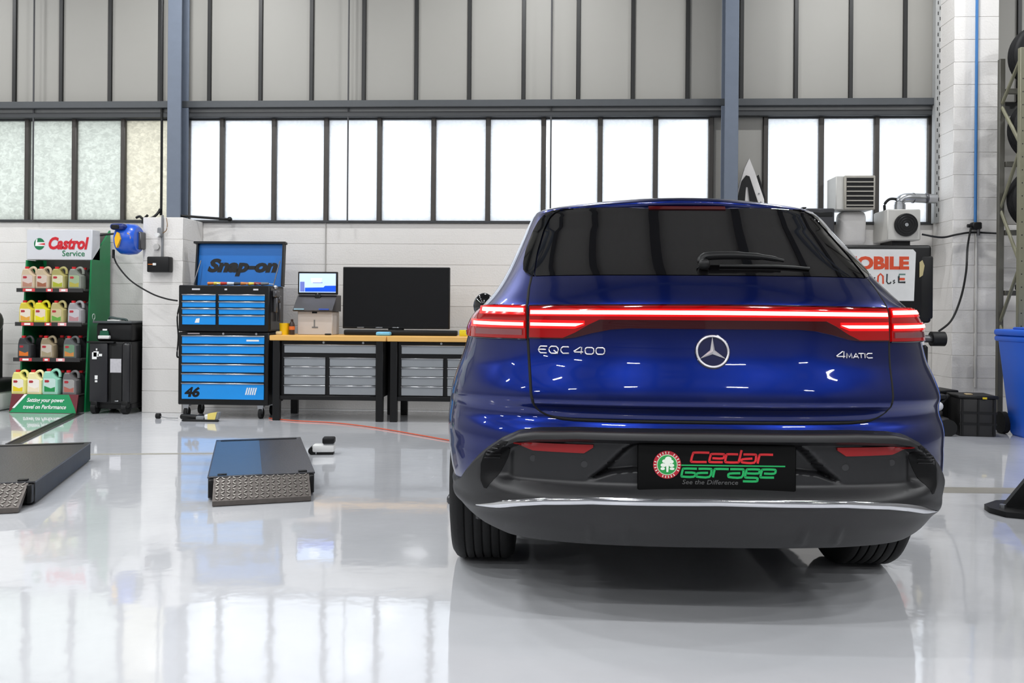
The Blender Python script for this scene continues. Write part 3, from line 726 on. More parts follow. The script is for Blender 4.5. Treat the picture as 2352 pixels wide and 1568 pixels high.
# printed base front, sloping
Mb = Matrix.Translation((0, -.305, 0)) @ Matrix.Rotation(math.radians(-13), 4, 'X')
base = MB().box(-.372, .335, 0, .012, .002, .195, M=Mb).build('base_front', mat('base_maroon', (104, 36, 44), .45), D)
MB().prism([(-.372, .004), (.335, .004), (.315, .05), (.235, .193), (-.20, .193), (-.33, .05)], 'y', -.001, .0, M=Mb).build('base_print', mat('base_green', (16, 140, 86), .45), base)
MB().prism([(-.345, .05), (-.32, .05), (-.205, .193), (-.235, .193)], 'y', -.002, -.001, M=Mb).build('base_print', M_PWHT, base)
for zz, ss in ((.115, 'Setting your power'), (.045, 'travel on Performance')):
    o = text('lettering', ss, .058, M_PWHT, base, (0, 0, 0), bold=.001, shear=.2, sx=.86); o.data.transform(Mb @ Matrix.Translation((-.005, -.0025, zz)))
bx('base_body', M_SHELF, D, -.34, .33, -.25, .28, .003, .17)
mb = MB()
mb.tube([(X1+.001, -.02+.06*math.cos(a)*.4, .99+.03*math.sin(a)) for a in np.linspace(0, 2*PI, 20, endpoint=False)], .003, n=6, closed=True).box(X1, X1+.002, -.03, -.01, .93, .95); mb.build('side_mark', M_PWHT, D)

# jugs: one shape, coloured one by one
JW, JH, JD = .150, .225, .085
def jug_meshes():
    mb = MB(); w_, h_ = JW, JH
    poly = [(-.5, 0), (.5, 0), (.52, .1), (.5, .60), (.36, .66), (.18, .74), (.06, .86), (-.02, .93), (-.36, .93), (-.44, .84), (-.5, .66), (-.52, .1)]
    P = [(x*w_, z*h_) for x, z in poly]
    # bevelled body: middle slice larger than the faces
    loops = []
    for yy, sc in ((-JD/2, .90), (-JD/2+.012, 1.), (JD/2-.012, 1.), (JD/2, .90)):
        loops.append([mb.bm.verts.new((x*sc, yy, .5*h_*.9+(z-.5*h_*.9)*(sc if z > .01 else 1.))) for x, z in P])
    n = len(P); mb.bm.faces.new(loops[0]); mb.bm.faces.new(loops[-1][::-1])
    for a, b in zip(loops, loops[1:]):
        for i in range(n): mb.bm.faces.new((a[i], b[i], b[(i+1) % n], a[(i+1) % n]))
    mb.tube(smooth_path([(-.05*w_, 0, .88*h_), (.10*w_, 0, .97*h_), (.30*w_, 0, .985*h_), (.44*w_, 0, .88*h_), (.46*w_, 0, .70*h_), (.42*w_, 0, .56*h_)], 4), .0135, n=8)
    body = mb
    cap = MB().cyl((-.22*w_, 0, .92*h_), (-.22*w_, 0, 1.03*h_), .021, n=14)
    lab = MB().prism([(-.40*w_, .08*h_), (.34*w_, .08*h_), (.34*w_, .60*h_), (.2*w_, .64*h_), (-.40*w_, .64*h_)], 'y', -JD/2-.0015, -JD/2+.001)
    low = MB().prism([(-.36*w_, .10*h_), (.30*w_, .10*h_), (.30*w_, .30*h_), (.05*w_, .24*h_), (-.36*w_, .34*h_)], 'y', -JD/2-.0028, -JD/2-.0012)
    spot = MB().prism([(-.33*w_, .48*h_), (-.10*w_, .48*h_), (-.04*w_, .53*h_), (-.10*w_, .58*h_), (-.33*w_, .58*h_)], 'y', -JD/2-.0028, -JD/2-.0012)
    return body, cap, lab, low, spot
proto = [x.build(n_, M_WHITEP, None) for x, n_ in zip(jug_meshes(), ('jug_body', 'cap', 'label', 'label_band', 'label_mark'))]
pm = [o.data for o in proto]
for o in proto: bpy.data.objects.remove(o)
def jug(x, y, z, label, body, lab, low, spot=(170, 40, 50), rz=0., sc=1., parts=True):
    t = thing('oil_jug', label, 'jug', (x, y, z), rz, 'oil jugs on the display'); t.scale = (sc, sc, sc)
    for me, n_, c in zip(pm, ('body', 'cap', 'label', 'label_band', 'label_mark'), (body, (200, 24, 32), lab, low, spot)):
        if not parts and n_.startswith('label'): continue
        m2 = me.copy(); m2.materials.clear(); m2.materials.append(mat('jug_%d_%d_%d' % c, c, .38, var=.05)); o = bpy.data.objects.new(n_, m2); C.objects.link(o); o.parent = t
JG = [
 (0, -5.478, 'tan oil jug with pale pinkish label on the top shelf', (196, 176, 148), (204, 186, 178), (176, 128, 108)),
 (0, -5.322, 'tan oil jug with brown lower label on the top shelf', (186, 168, 140), (202, 186, 172), (150, 92, 66)),
 (0, -5.155, 'olive gold oil jug with lime label on the top shelf', (160, 152, 92), (206, 200, 168), (162, 168, 40)),
 (0, -4.975, 'grey oil jug with green and yellow label on the top shelf', (128, 132, 122), (150, 168, 134), (170, 160, 70)),
 (1, -5.485, 'yellow oil jug with white and orange label on the second shelf', (206, 190, 60), (226, 214, 196), (222, 160, 60)),
 (1, -5.325, 'bright yellow oil jug with pale pink label on the second shelf', (214, 206, 40), (224, 206, 186), (222, 214, 20)),
 (1, -5.150, 'pale gold oil jug with green patch on label, second shelf', (178, 166, 112), (196, 182, 142), (96, 160, 60)),
 (1, -4.965, 'silver grey oil jug with reddish label marks on the second shelf', (150, 148, 150), (186, 182, 186), (176, 130, 134)),
 (2, -5.480, 'black oil jug with orange label patch on the third shelf', (48, 48, 50), (70, 72, 74), (216, 112, 30)),
 (2, -5.240, 'bronze oil jug with white label on the third shelf', (140, 126, 100), (190, 180, 166), (160, 146, 116)),
 (2, -4.995, 'dark grey oil jug with green label on the third shelf', (88, 90, 90), (106, 140, 112), (196, 130, 66)),
 (3, -5.515, 'pale yellow oil jug with white label on the bottom shelf', (226, 220, 130), (238, 232, 216), (232, 206, 30)),
 (3, -5.350, 'cream oil jug with white label on the bottom shelf', (236, 226, 170), (242, 236, 226), (240, 226, 196)),
 (3, -5.180, 'mint green oil jug with dark green base on the bottom shelf', (150, 206, 184), (196, 222, 214), (24, 140, 74)),
 (3, -4.975, 'dark grey oil jug with red and white label on the bottom shelf', (104, 102, 102), (160, 158, 156), (178, 104, 92))]
YJ = [8.80-.12, 8.80-.14, 8.80-.165, 8.80-.20]; ZJ = [1.277, .924, .557, .190]
for r, x, lb, b_, l_, w_ in JG:
    jug(x, YJ[r], ZJ[r], lb, b_, l_, w_, rz=random.uniform(-.05, .05), sc=1.0 if r < 3 else 1.06 if 'mint' not in lb else 1.12)
for r, x, lb, c in ((0, -4.955, 'dark jug behind the grey jug with green and yellow label', (58, 58, 56)), (1, -4.945, 'grey jug behind the silver jug with reddish marks', (96, 96, 96)), (2, -5.40, 'black jug beside and behind the jug with orange patch', (30, 30, 32)),
                   (2, -4.97, 'black jug behind the dark grey jug with green label', (32, 32, 34)), (2, -5.17, 'dark jug tucked behind the bronze jug', (60, 56, 48)), (3, -5.14, 'dark green jug behind the mint green jug', (26, 70, 54)), (3, -4.94, 'black jug behind the dark grey jug on the bottom shelf', (36, 36, 38))):
    jug(x, YJ[r]+.17, ZJ[r], lb, c, c, c, parts=False, rz=.03)

# something dark leaning in from the left edge of the bay
t = thing('wheel_balancer', 'white based machine with black hood beside the oil display', 'machine', (-5.86, 8.72, 0))
MB().box(-.30, .115, -.22, .25, .0, .22, b=.05, seg=3).build('body', M_WHITEP, t)
MB().box(-.32, .13, -.24, .27, .19, .33, b=.04, seg=3).build('tray', M_BLACKP, t)
MB().box(-.30, -.05, -.05, .2, .30, .95, b=.03).build('column', M_BLACKP, t)
MB().ball((-.06, -.02, .93), .12, 1.1, .8, 1.2, 18).build('hood', mat('hood_brown', (60, 56, 54), .4), t)

# ================================================================== SERVICE TROLLEY
T = thing('service_trolley', 'tall black workshop service machine with white stickers beside the pillar', 'machine', (-4.52, 8.73, 0))
MB().box(-.20, .215, -.22, .22, .10, .74, b=.02, seg=2).build('cabinet', M_BLACK, T)
MB().box(-.21, -.02, -.245, -.215, .12, .73, b=.015, seg=2).build('door_panel', mat('panel_black', (30, 30, 34), .35), T)
MB().box(.01, .125, -.23, -.215, .11, .70, b=.004).build('recess', mat('deep_black', (8, 8, 9), .6), T)
MB().box(.125, .215, -.245, -.2, .11, .73, b=.03, seg=3).build('corner_post', mat('post_black', (34, 34, 36), .35), T)
MB().box(-.235, .05, -.26, -.16, .725, .742, b=.005).build('tray', M_BLACKP, T)
hd = MB().box(-.18, .20, -.18, .20, .74, .93, b=.03, seg=2).build('head', M_BLACK, T)
MB().box(-.20, .215, -.215, .22, .925, .95, b=.012, seg=2).build('lid', mat('lid_grey', (64, 68, 70), .35), T)
MB().tube(smooth_path([(-.08, -.1, .95), (-.075, -.1, .985), (.0, -.1, .975), (.09, -.1, .965), (.11, -.1, .95)], 4), .012, n=8).build('lid_handle', mat('handle_teal', (30, 56, 54), .4), T)
bx('paper', M_PWHT, T, -.08, .05, -.14, -.02, .951, .962)
MB().box(-.14, -.02, -.215, -.16, .765, .80, b=.006).build('printer', M_WHITEP, hd)
MB().prism([(-.13, .80), (-.03, .80), (-.04, .85), (-.12, .85)], 'y', -.20, -.185).build('display_screen', mat('screen_green', (20, 84, 60), .25), hd)
MB().box(-.095, -.05, -.202, -.19, .852, .868).build('printer_paper', M_PWHT, hd)
for a, b_, z0, z1 in ((-.18, -.13, .56, .63), (-.165, -.11, .585, .64), (-.12, -.075, .59, .615), (-.14, -.125, .65, .67), (-.15, -.12, .355, .395), (-.148, -.122, .325, .345)):
    bx('sticker', M_PWHT, T, a, b_, -.2475, -.2452, z0, z1, b=.0008)
MB().box(.005, .12, -.236, -.231, .425, .565).build('label_sheet', mat('label_sheet', (190, 188, 192), .5, var=.2, scale=40), T)
for x in (-.17, .15):
    MB().box(x-.03, x+.05, -.25, -.12, .06, .14, b=.02, seg=2).build('foot', M_BLACKP, T)
    MB().cyl((x-.02, -.2, .06), (x+.03, -.2, .06), .06, n=20).build('castor', M_RUB, T)
    MB().cyl((x-.02, .17, .09), (x+.03, .17, .09), .09, n=20).build('rear_wheel', M_RUB, T)
bx('base_box', M_BLACKP, T, -.2, .215, -.2, .2, .05, .11, b=.01)
MB().box(.06, .10, -.252, -.24, .13, .142, b=.003).build('handle_tab', M_ALU, T)

# ================================================================== PILLAR FITTINGS
R = thing('hose_reel', 'blue wall mounted hose reel with yellow guide on the block pillar', 'hose reel', (-4.37, 8.58, 1.79))
MB().lathe([(.02, -.08), (.12, -.078), (.145, -.055), (.152, 0), (.145, .055), (.12, .078), (.02, .08)], Matrix.Diagonal((1.35, 1, 1.05, 1)), 32).build('drum', mat('reel_blue', (20, 84, 196), .3, coat=.3), R)
MB().prism([(-.045, -.10), (-.02, -.05), (-.005, -.01), (-.025, .05), (-.04, .06), (-.065, .0), (-.06, -.05)], 'y', -.175, -.135).build('guide', mat('reel_yellow', (236, 180, 20), .4), R)
MB().box(-.125, .03, -.17, -.08, .085, .15, b=.03, seg=3).build('hood', mat('reel_navy', (18, 40, 110), .35), R)
MB().box(-.10, -.02, -.178, -.165, .09, .135, b=.008).build('grille', M_BLACKP, R)
MB().prism([(.055, -.04), (.085, .0), (.075, .04), (.05, .06)], 'y', -.14, -.128).build('latch', mat('reel_yellow', (236, 180, 20), .4), R)
MB().box(.09, .13, -.02, .10, -.10, .08, b=.01).build('bracket', M_STEEL, R)
MB().box(-.13, -.11, -.10, -.07, -.20, -.11, b=.006).build('hose_stop', M_RUB, R)
tag(MB().tube(smooth_path([(-4.49, 8.49, 1.63), (-4.42, 8.44, 1.52), (-4.25, 8.38, 1.36), (-4.02, 8.33, 1.235), (-3.85, 8.30, 1.18), (-3.725, 8.28, 1.16)], 6), .008, n=8).build('air_hose', M_RUB), 'thin black hose sagging from the blue reel to the tool chest', 'hose')
tag(MB().tube(smooth_path([(-4.845, 8.9, 1.86), (-4.70, 8.80, 1.862), (-4.50, 8.62, 1.857)], 4), .011, n=8).build('feed_hose', M_BLACK), 'short dark hose running from wall to the top of the blue reel', 'hose')
S = thing('socket_box', 'black electrical socket box mounted on the block pillar', 'socket', (-4.065, 8.62, 1.535))
MB().box(-.115, .115, -.05, .058, -.08, .08, b=.012, seg=2).build('housing', M_BLACKP, S)
MB().box(-.10, -.05, -.053, -.049, -.004, .004).build('indicator', mat('amber', (200, 110, 40), .4), S); MB().box(-.05, -.015, -.056, -.049, -.012, .012, b=.002).build('switch', M_WHITEP, S)
K = thing('conduit', 'grey conduit with junction box above the black socket box', 'conduit', (-4.06, 8.662, 1.62))
MB().cyl((.0, 0, 0), (.0, 0, .43), .012, n=10).build('tube', M_GREYPL, K); MB().box(-.045, .01, -.03, .015, .20, .30, b=.01).build('junction_box', M_GREYPL, K)
MB().cyl((-.03, -.025, .22), (-.03, -.06, .22), .022, n=14).build('plug', M_WHITEP, K); MB().cyl((-.06, .014, .10), (-.06, -.012, .10), .03, n=18).build('round_cover', mat('cover_grey', (190, 188, 184), .5), K)
MB().tube(smooth_path([(.005, -.01, .24), (.05, -.02, .27), (.06, -.02, .33), (.045, -.01, .40)], 5), .004, n=6).build('lead', mat('lead_brown', (130, 100, 60), .5), K)
H = thing('tap_fitting', 'small grey tap fitting on the wall beside the block pillar', 'tap', (-4.31, 9.17, 1.53))
MB().cyl((0, .0, 0), (0, -.06, 0), .016, n=12).tube(smooth_path([(0, -.05, 0), (-.06, -.06, .0), (-.10, -.06, -.03)], 4), .011, n=8).build('pipe', M_GREYPL, H); MB().cyl((.02, -.07, 0), (-.02, -.07, 0), .024, n=14).build('knob', M_STEEL, H)
H = thing('hose_hook', 'small hanging grey nozzle on the wall below the hose reel', 'nozzle', (-4.44, 9.16, 1.34))
MB().cyl((0, 0, .06), (0, 0, .0), .02, .03, n=14).build('nozzle', M_GREYPL, H); MB().ball((0, -.01, -.01), .035, 1, .7, 1, 14).build('grip', M_STEEL, H); MB().box(-.01, .01, -.01, .035, .03, .05).build('hook', M_STEEL, H)
tag(MB().tube(smooth_path([(-4.30, 9.12, ZC-.1), (-4.295, 9.12, 4.5), (-4.28, 9.10, 2.3), (-4.285, 9.08, 2.16), (-4.33, 9.05, 2.08), (-4.40, 9.05, 2.05)], 6), .014, n=8).build('power_cable', M_BLACK), 'thick black cable hanging down beside the left steel column', 'cable')
t = thing('wall_bracket', 'black clamp bracket on the sill above the hose reel', 'bracket', (-4.44, 9.02, 2.0)); MB().tube(smooth_path([(-.08, 0, .06), (-.04, 0, .075), (.0, 0, .05), (.05, 0, .09)], 4), .014, n=8).cyl((0, 0, 0), (0, 0, .06), .016, n=10).box(-.02, .02, 0, .165, 0, .02).build('clamp', M_BLACKP, t)
tag(MB().cyl((-4.0, 8.94, 2.075), (-3.52, 9.1, 2.055), .014, n=10).ball((-3.52, 9.1, 2.055), .028, n=12).build('sill_pipe', M_BLACKP), 'black pipe lying along the sill right of the left steel column', 'pipe')
for x, lb in ((-5.735, 'thin dark conduit crossing the green patterned window'), (-2.235, 'thin vertical wire in front of the middle window, with a twin wire above'), (-.045, 'thin vertical wire in front of the window behind the car roof')):
    tag(MB().cyl((x, 9.12, 2.04), (x, 9.12, ZC-.05), .009, n=8).build('vertical_wire', mat('wire_grey', (70, 70, 72), .5)), lb, 'wire')
tag(MB().cyl((-2.49, 9.188, 1.30), (-2.49, 9.188, 2.03), .006, n=8).build('wall_wire', mat('wire_pale', (176, 174, 170), .5)), 'thin pale wire down the block wall behind the monitor', 'wire')

# ================================================================== TOOL CHEST
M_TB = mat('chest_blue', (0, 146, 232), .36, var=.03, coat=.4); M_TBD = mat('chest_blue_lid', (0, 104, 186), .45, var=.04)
TC = thing('tool_chest', 'bright blue drawer tool chest with raised lid on black castors', 'tool chest', (-3.25, 8.53, 0))
lowc = MB().box(-.455, .455, -.265, .20, .135, .852, b=.008).build('roll_cabinet', M_BLACK, TC)
topc = MB().box(-.455, .455, -.265, .18, .857, 1.315, b=.008).build('top_chest', M_BLACK, TC)
def drawer(x0, x1, z0, z1, yf, m, parent):
    d_ = MB().box(x0, x1, yf-.014, yf+.002, z0, z1, b=.003).build('drawer', m, parent)
    MB().box(x0-.004, x1+.004, yf-.026, yf-.012, z1-.010, z1+.003, b=.004).build('pull_rail', M_ALU, d_)
    return d_
zz = [.822, .728, .632, .540, .448, .354, .182]
last = None
for a, b_ in zip(zz, zz[1:]): last = drawer(-.412, .412, b_+.010, a-.004, -.265, M_TB, lowc)
text('lettering', '46', .125, M_BLACK, last, (-.31, -.2795, .218), bold=.006, shear=.2, sx=1.15)
for k in range(5): MB().prism([(.225+k*.022, .24), (.238+k*.022, .24), (.256+k*.022, .31), (.243+k*.022, .31)], 'y', -.2802, -.2792).build('sticker', M_PWHT, last)
bx('sticker', M_PWHT, lowc, .235, .36, -.2802, -.2792, .765, .782)
zt2 = [1.228, 1.158, 1.090, 1.022, .918]
for a, b_ in zip(zt2, zt2[1:]):
    ld_ = drawer(-.412, -.078, b_+.008, a-.004, -.265, M_TB, topc); drawer(-.045, .412, b_+.008, a-.004, -.265, M_TB, topc)
    if b_ < .95: MB().prism([(-.285, .945), (-.24, .945), (-.235, .99), (-.27, .985)], 'y', -.2802, -.2792).build('sticker', M_PWHT, ld_)
for x, z, w_ in ((-.28, 1.275, .08), (0.02, 1.275, .025), (.32, 1.275, .05)): bx('badge', mat('badge_silver', (200, 200, 204), .35), topc, x-w_/2, x+w_/2, -.2675, -.2655, z-.008, z+.008)
for x, z, w_ in ((-.30, .838, .12),): bx('badge', mat('badge_dim', (150, 140, 142), .4), lowc, x-w_/2, x+w_/2, -.2675, -.2655, z-.006, z+.006)
for x in (0.0, .33): MB().cyl((x, -.266, .838), (x, -.272, .838), .011, n=14).build('lock', M_ALU, lowc)
# lid
Ml = Matrix.Translation((0, .165, 1.318)) @ Matrix.Rotation(math.radians(-6), 4, 'X')
lid = MB().box(-.455, .455, -.008, .006, 0, .445, M=Ml).build('lid', M_TBD, TC)
MB().box(-.462, -.445, -.05, .02, 0, .455, M=Ml).box(.445, .462, -.05, .02, 0, .455, M=Ml).box(-.49, .475, -.055, .02, .44, .462, M=Ml).build('lid_rim', M_BLACK, lid)
o = text('lettering', 'Snap-on', .178, M_BLACK, lid, (0, 0, 0), bold=.0105, shear=.25, sx=1.24); o.data.transform(Ml @ Matrix.Translation((.015, -.0095, .155)))
for x in (-.43, .40): MB().cyl((x, .0, 1.30), (x+.03, .13, 1.58), .006, n=8).build('gas_strut', M_STEEL, lid)
for x in (-.39, .36):
    for y in (-.20, .14):
        c_ = MB().cyl((x-.016, y, .052), (x+.016, y, .052), .052, n=22).build('castor', M_RUB, TC)
        MB().box(x-.03, x+.03, y-.03, y+.03, .115, .136).prism([(x-.028, .118), (x+.028, .118), (x+.018, .045), (x-.018, .045)], 'y', y-.028, y-.021).build('fork', M_ALU, c_)
bx('side_plate', mat('side_sheet', (44, 44, 48), .3), TC, .456, .459, -.23, .15, .88, 1.29)
MB().tube(smooth_path([(-.462, -.2, 1.15), (-.478, -.24, 1.0), (-.475, -.22, .80), (-.478, -.24, .62), (-.470, -.21, .60)], 5), .008, n=8).build('side_strap', M_BLACKP, TC)
# loose tools in the open top
tcols = [(214, 120, 40), (210, 190, 60), (190, 60, 40), (200, 206, 210), (60, 60, 64), (206, 130, 70), (230, 210, 90), (150, 60, 50), (110, 112, 116)]
tn = ['orange', 'yellow', 'red', 'silver', 'black', 'tan', 'pale yellow', 'maroon', 'grey']
for k in range(9):
    x = -3.42+k*.068; c_ = tcols[k]
    t = thing('screwdriver', '%s handled screwdriver lying in the open chest top' % tn[k], 'screwdriver', (x, 8.40, 1.318), 0, 'tools in the chest top')
    a = random.uniform(-.5, .5); R_ = Matrix.Rotation(a, 4, 'Z')
    p0, p1, p2 = R_ @ Vector((-.05, 0, .018)), R_ @ Vector((.03, .0, .020)), R_ @ Vector((.09, 0, .012))
    MB().cyl(p0, p1, .017, .012, n=10).build('handle', mat('tool_%d' % k, c_, .4), t); MB().cyl(p1, p2, .004, n=8).build('shaft', M_ALU, t)
# gadgets hanging on the side
t = thing('air_gun_set', 'grey air guns hanging on the right side of the tool chest', 'tool', (-2.775, 8.40, 1.10))
MB().box(-.012, .03, -.08, .05, .10, .17, b=.01).box(-.01, .03, -.05, -.01, -.05, .10, b=.008).box(-.01, .025, .04, .12, .05, .12, b=.01).box(-.008, .022, .07, .1, -.14, .05, b=.006).build('gun_bodies', M_STEEL, t)
MB().ball((.02, -.07, .20), .022, n=10).build('gauge', M_ALU, t)

# ================================================================== WORKBENCHES
M_WOOD = mat('beech_top', (226, 176, 98), .45, var=.08, scale=6); M_DRW = mat('drawer_grey', (142, 146, 150), .4, var=.04)
def bench(label, x0, cols):
    W_ = 1.145; t = thing('workbench', label, 'workbench', (x0+W_/2, 8.52, 0), 0, 'workbenches along the block wall'); h = W_/2
    MB().box(-h, h, -.34, .34, .780, .830, b=.005).build('worktop', M_WOOD, t)
    for x in (-h+.065, h-.065):
        for y in (-.30, .28): MB().box(x-.035, x+.035, y-.03, y+.03, 0, .78, b=.004).build('leg', M_BLACK, t)
    MB().box(-h+.10, h-.10, -.29, .29, .20, .778, b=.004).build('cabinet', M_BLACK, t)
    MB().box(-h+.03, h-.03, -.315, -.285, .205, .245, b=.003).build('lower_rail', M_BLACK, t)
    a, b_ = -h+.137, h-.105
    drawer(a, b_, .660, .742, -.292, M_DRW, t); mid = -.008
    zs_ = [.617, .526, .436, .344, .250]
    for z1, z0 in zip(zs_, zs_[1:]):
        drawer(a, mid-.022, z0+.006, z1, -.292, M_DRW, t); drawer(mid+.022, b_, z0+.006, z1, -.292, M_DRW, t)
    for x in (-.05, .34): MB().cyl((x, -.29, .762), (x, -.298, .762), .011, n=14).build('lock', M_ALU, t)
    return t
bench('wooden topped black workbench with grey drawers carrying monitor and television', -2.762, 2)
bench('wooden topped black workbench with grey drawers half hidden behind the car', -1.608, 2)

# monitor station
MS = thing('diagnostic_station', 'white cabinet stand with black sloping keyboard tray on the workbench', 'stand', (-2.39, 8.58, .830))
MB().box(-.178, .176, -.13, .14, 0, .235, b=.006).build('cabinet', mat('station_white', (206, 200, 196), .5, var=.03), MS)
MB().prism([(-.19, .235), (-.21, .245), (-.03, .40), (.14, .40), (.14, .235)], 'x', -.205, .195).build('keyboard_tray', mat('tray_dark', (48, 46, 50), .4), MS)
MB().box(-.03, .02, -.135, -.128, .215, .235).build('latch', M_BLACK, MS); MB().box(-.012, .0, -.134, -.129, .08, .15).build('slot', M_GREYPL, MS); MB().box(-.03, .03, -.134, -.129, .068, .082).build('slot', M_GREYPL, MS)
MB().box(-.19, -.09, -.215, -.205, .250, .264).build('sticker', mat('sticker_pale', (150, 186, 200), .4), MS); MB().box(.06, .16, -.215, -.205, .250, .264).build('sticker', mat('sticker_blue', (60, 90, 180), .4), MS)
MO = thing('monitor', 'small black monitor with lit blue and white screen on the white cabinet stand', 'monitor', (-2.385, 8.54, 1.234))
fr = MB().box(-.203, .200, -.02, .02, 0, .232, b=.006).build('casing', M_BLACKP, MO)
MB().box(-.188, .185, -.0215, -.0195, .022, .214).build('screen', mat('screen_lit', (170, 196, 236), .3, emit=(206, 222, 250), es=.6), fr)
MB().prism([(-.13, .03), (.185, .03), (.185, .092), (.075, .09), (.06, .074), (-.13, .07)], 'y', -.0226, -.0216).build('screen_graphic', mat('screen_blue', (10, 70, 200), .3, emit=(10, 84, 220), es=.6), fr)
MB().prism([(-.18, .03), (-.135, .03), (-.135, .13), (-.18, .13)], 'y', -.0226, -.0216).build('screen_graphic', mat('screen_slate', (100, 110, 180), .3, emit=(100, 116, 190), es=.6), fr)
MB().prism([(-.06, .12), (.03, .12), (.045, .165), (-.07, .165)], 'y', -.0228, -.0216).build('screen_graphic', mat('screen_white', (240, 244, 250), .3, emit=(245, 248, 255), es=.75), fr)
MB().box(-.05, .05, -.0232, -.0229, .118, .124).build('screen_graphic', mat('screen_slate', (100, 110, 180), .3), fr)
MB().box(-.03, .03, -.03, .0, -.09, .005, b=.01).build('neck', M_BLACKP, MO); MB().cyl((0, -.0205, .01), (0, -.022, .01), .006, n=10).build('logo', M_ALU, MO)
TV = thing('television', 'large black flat screen television standing on the workbench', 'television', (-1.60, 8.60, .830))
MB().box(-.545, .548, -.012, .035, .064, .690, b=.006).build('casing', M_BLACKP, TV)
MB().box(-.533, .536, -.0135, -.0115, .088, .680).build('screen', mat('tv_screen', (6, 6, 7), .12, coat=.5), TV)
MB().box(-.30, .30, -.04, .14, .0, .018, b=.008).box(-.08, .08, -.005, .03, .016, .09, b=.01).build('stand', M_BLACKP, TV)
for x in (-.36, -.17, .0): MB().box(x-.035, x+.035, -.0145, -.012, .072, .080, b=.001).build('logo_mark', M_ALU, TV)
tag(MB().box(-2.10, -.96, 8.45, 8.55, .831, .884, b=.012, seg=2).build('sound_bar', M_BLACKP), 'black sound bar lying on the workbench under the television', 'speaker')
t = thing('yellow_tub', 'yellow plastic tub with cloth beside the black and orange bottle', 'tub', (-2.69, 8.42, .830))
MB().lathe([(.02, 0), (.045, 0), (.05, .10), (.052, .115), (.045, .115), (.03, .03)], Matrix.Rotation(-PI/2, 4, 'Y'), 20).build('tub', mat('tub_yellow', (240, 196, 16), .4), t)
MB().box(-.07, -.01, -.07, -.03, 0, .035, b=.012, seg=2).build('cloth', mat('cloth_cream', (226, 206, 160), .8), t)
t = thing('spray_bottle', 'black spray bottle with orange label between yellow tub and white stand', 'bottle', (-2.608, 8.40, .830))
MB().lathe([(.0, 0), (.026, 0), (.027, .10), (.02, .12), (.012, .13), (.012, .155), (.0, .155)], Matrix.Rotation(-PI/2, 4, 'Y'), 18).build('bottle', mat('bottle_brown', (54, 36, 26), .4), t)
MB().lathe([(.0275, .05), (.0285, .05), (.0285, .085), (.0275, .085)], Matrix.Rotation(-PI/2, 4, 'Y'), 18, close=True).build('label', mat('label_orange', (222, 110, 44), .5), t)
tag(MB().box(-1.75, -1.61, 8.33, 8.43, .831, .868, b=.014, seg=3).build('blue_cloth', mat('cloth_blue', (120, 190, 226), .8, bump=.5, bscale=30)), 'folded pale blue cloth on the workbench in front of the television', 'cloth')
t = thing('yellow_sponge', 'yellow sponge pack at the end of the sound bar', 'sponge', (-.89, 8.45, .830)); MB().box(-.045, .06, -.03, .03, 0, .062, b=.008, seg=2).build('sponge', mat('sponge_yellow', (216, 200, 30), .7, bump=.4), t)
tag(MB().box(-2.27, -2.21, 8.36, 8.41, .831, .846, b=.006).build('computer_mouse', M_BLACKP), 'small black object on the bench edge before the white stand', 'mouse')

# ================================================================== FLOOR ITEMS
def scissor_lift(label, ox, oy, ang, w_, blue):
    t = thing('scissor_lift', label, 'vehicle lift', (ox, oy, 0), ang, 'floor lift platforms'); L_ = 1.42; R0 = .19
    MB().box(0, w_, R0, R0+L_, .008, .125, b=.004).build('side_frame', M_BLACK, t)
    pl_ = MB().box(-.004, w_+.004, R0-.008, R0+L_+.004, .122, .132, b=.002).build('deck', mat('deck_steel', (92, 92, 95), .34, .8, var=.25, scale=14, bump=.25, bscale=90), t)
    if blue: bx('deck_sheet', mat('deck_blue', (78, 104, 132), .35, .5, var=.1, scale=10), pl_, .005, w_*.5, R0, R0+L_-.10, .132, .1335)
    MB().box(.03, w_-.03, R0+L_-.085, R0+L_-.06, .1322, .136).build('deck_slot', M_BLACK, pl_)
    for x in (.05, w_-.09): MB().box(x, x+.05, R0+.01, R0+.04, .1322, .140, b=.002).build('hinge', M_BLACK, pl_)
    # ramp flap with raised tread
    r0, r1 = .03, w_-.03
    rp = MB().prism([(.0, .004), (.0, .030), (R0, .128), (R0+.01, .118), (.03, .004)], 'x', r0, r1).build('ramp', mat('ramp_steel', (98, 92, 88), .5, .6, var=.25, scale=30), t)
    mb = MB(); sl = math.atan2(.098, R0)
    Ms = Matrix.Translation((0, 0, .0305)) @ Matrix.Rotation(sl, 4, 'X')
    nx, ny = 17, 8
    for i in range(nx):
        for j in range(ny):
            x = r0+.022+(r1-r0-.044)*i/(nx-1); y = .02+.175*j/(ny-1); a = PI/4 if (i+j) % 2 else -PI/4
            mb.box(-.011, .011, -.0035, .0035, 0, .004, M=Ms @ Matrix.Translation((x, y, 0)) @ Matrix.Rotation(a, 4, 'Z'))
    o = mb.build('tread', mat('tread_steel', (150, 146, 140), .35, .8), rp); o['kind'] = 'stuff'
    for x in (.004, w_-.03): MB().box(x, x+.026, R0-.05, R0+.02, .02, .12, b=.004).build('ramp_bracket', M_BLACK, t)
    return t
scissor_lift('low scissor lift platform with blue deck sheet and ramp before the workbenches', -1.882, 4.562, math.radians(20), .587, True)
scissor_lift('low scissor lift platform with dark checker deck at the end of the drain', -3.332, 4.177, math.radians(18), .59, False)
t = thing('lift_wheel_unit', 'white and black lift transport wheel unit beside the blue deck sheet', 'wheel unit', (-1.715, 6.33, 0), math.radians(8)); t.scale = (.82, .82, .82)
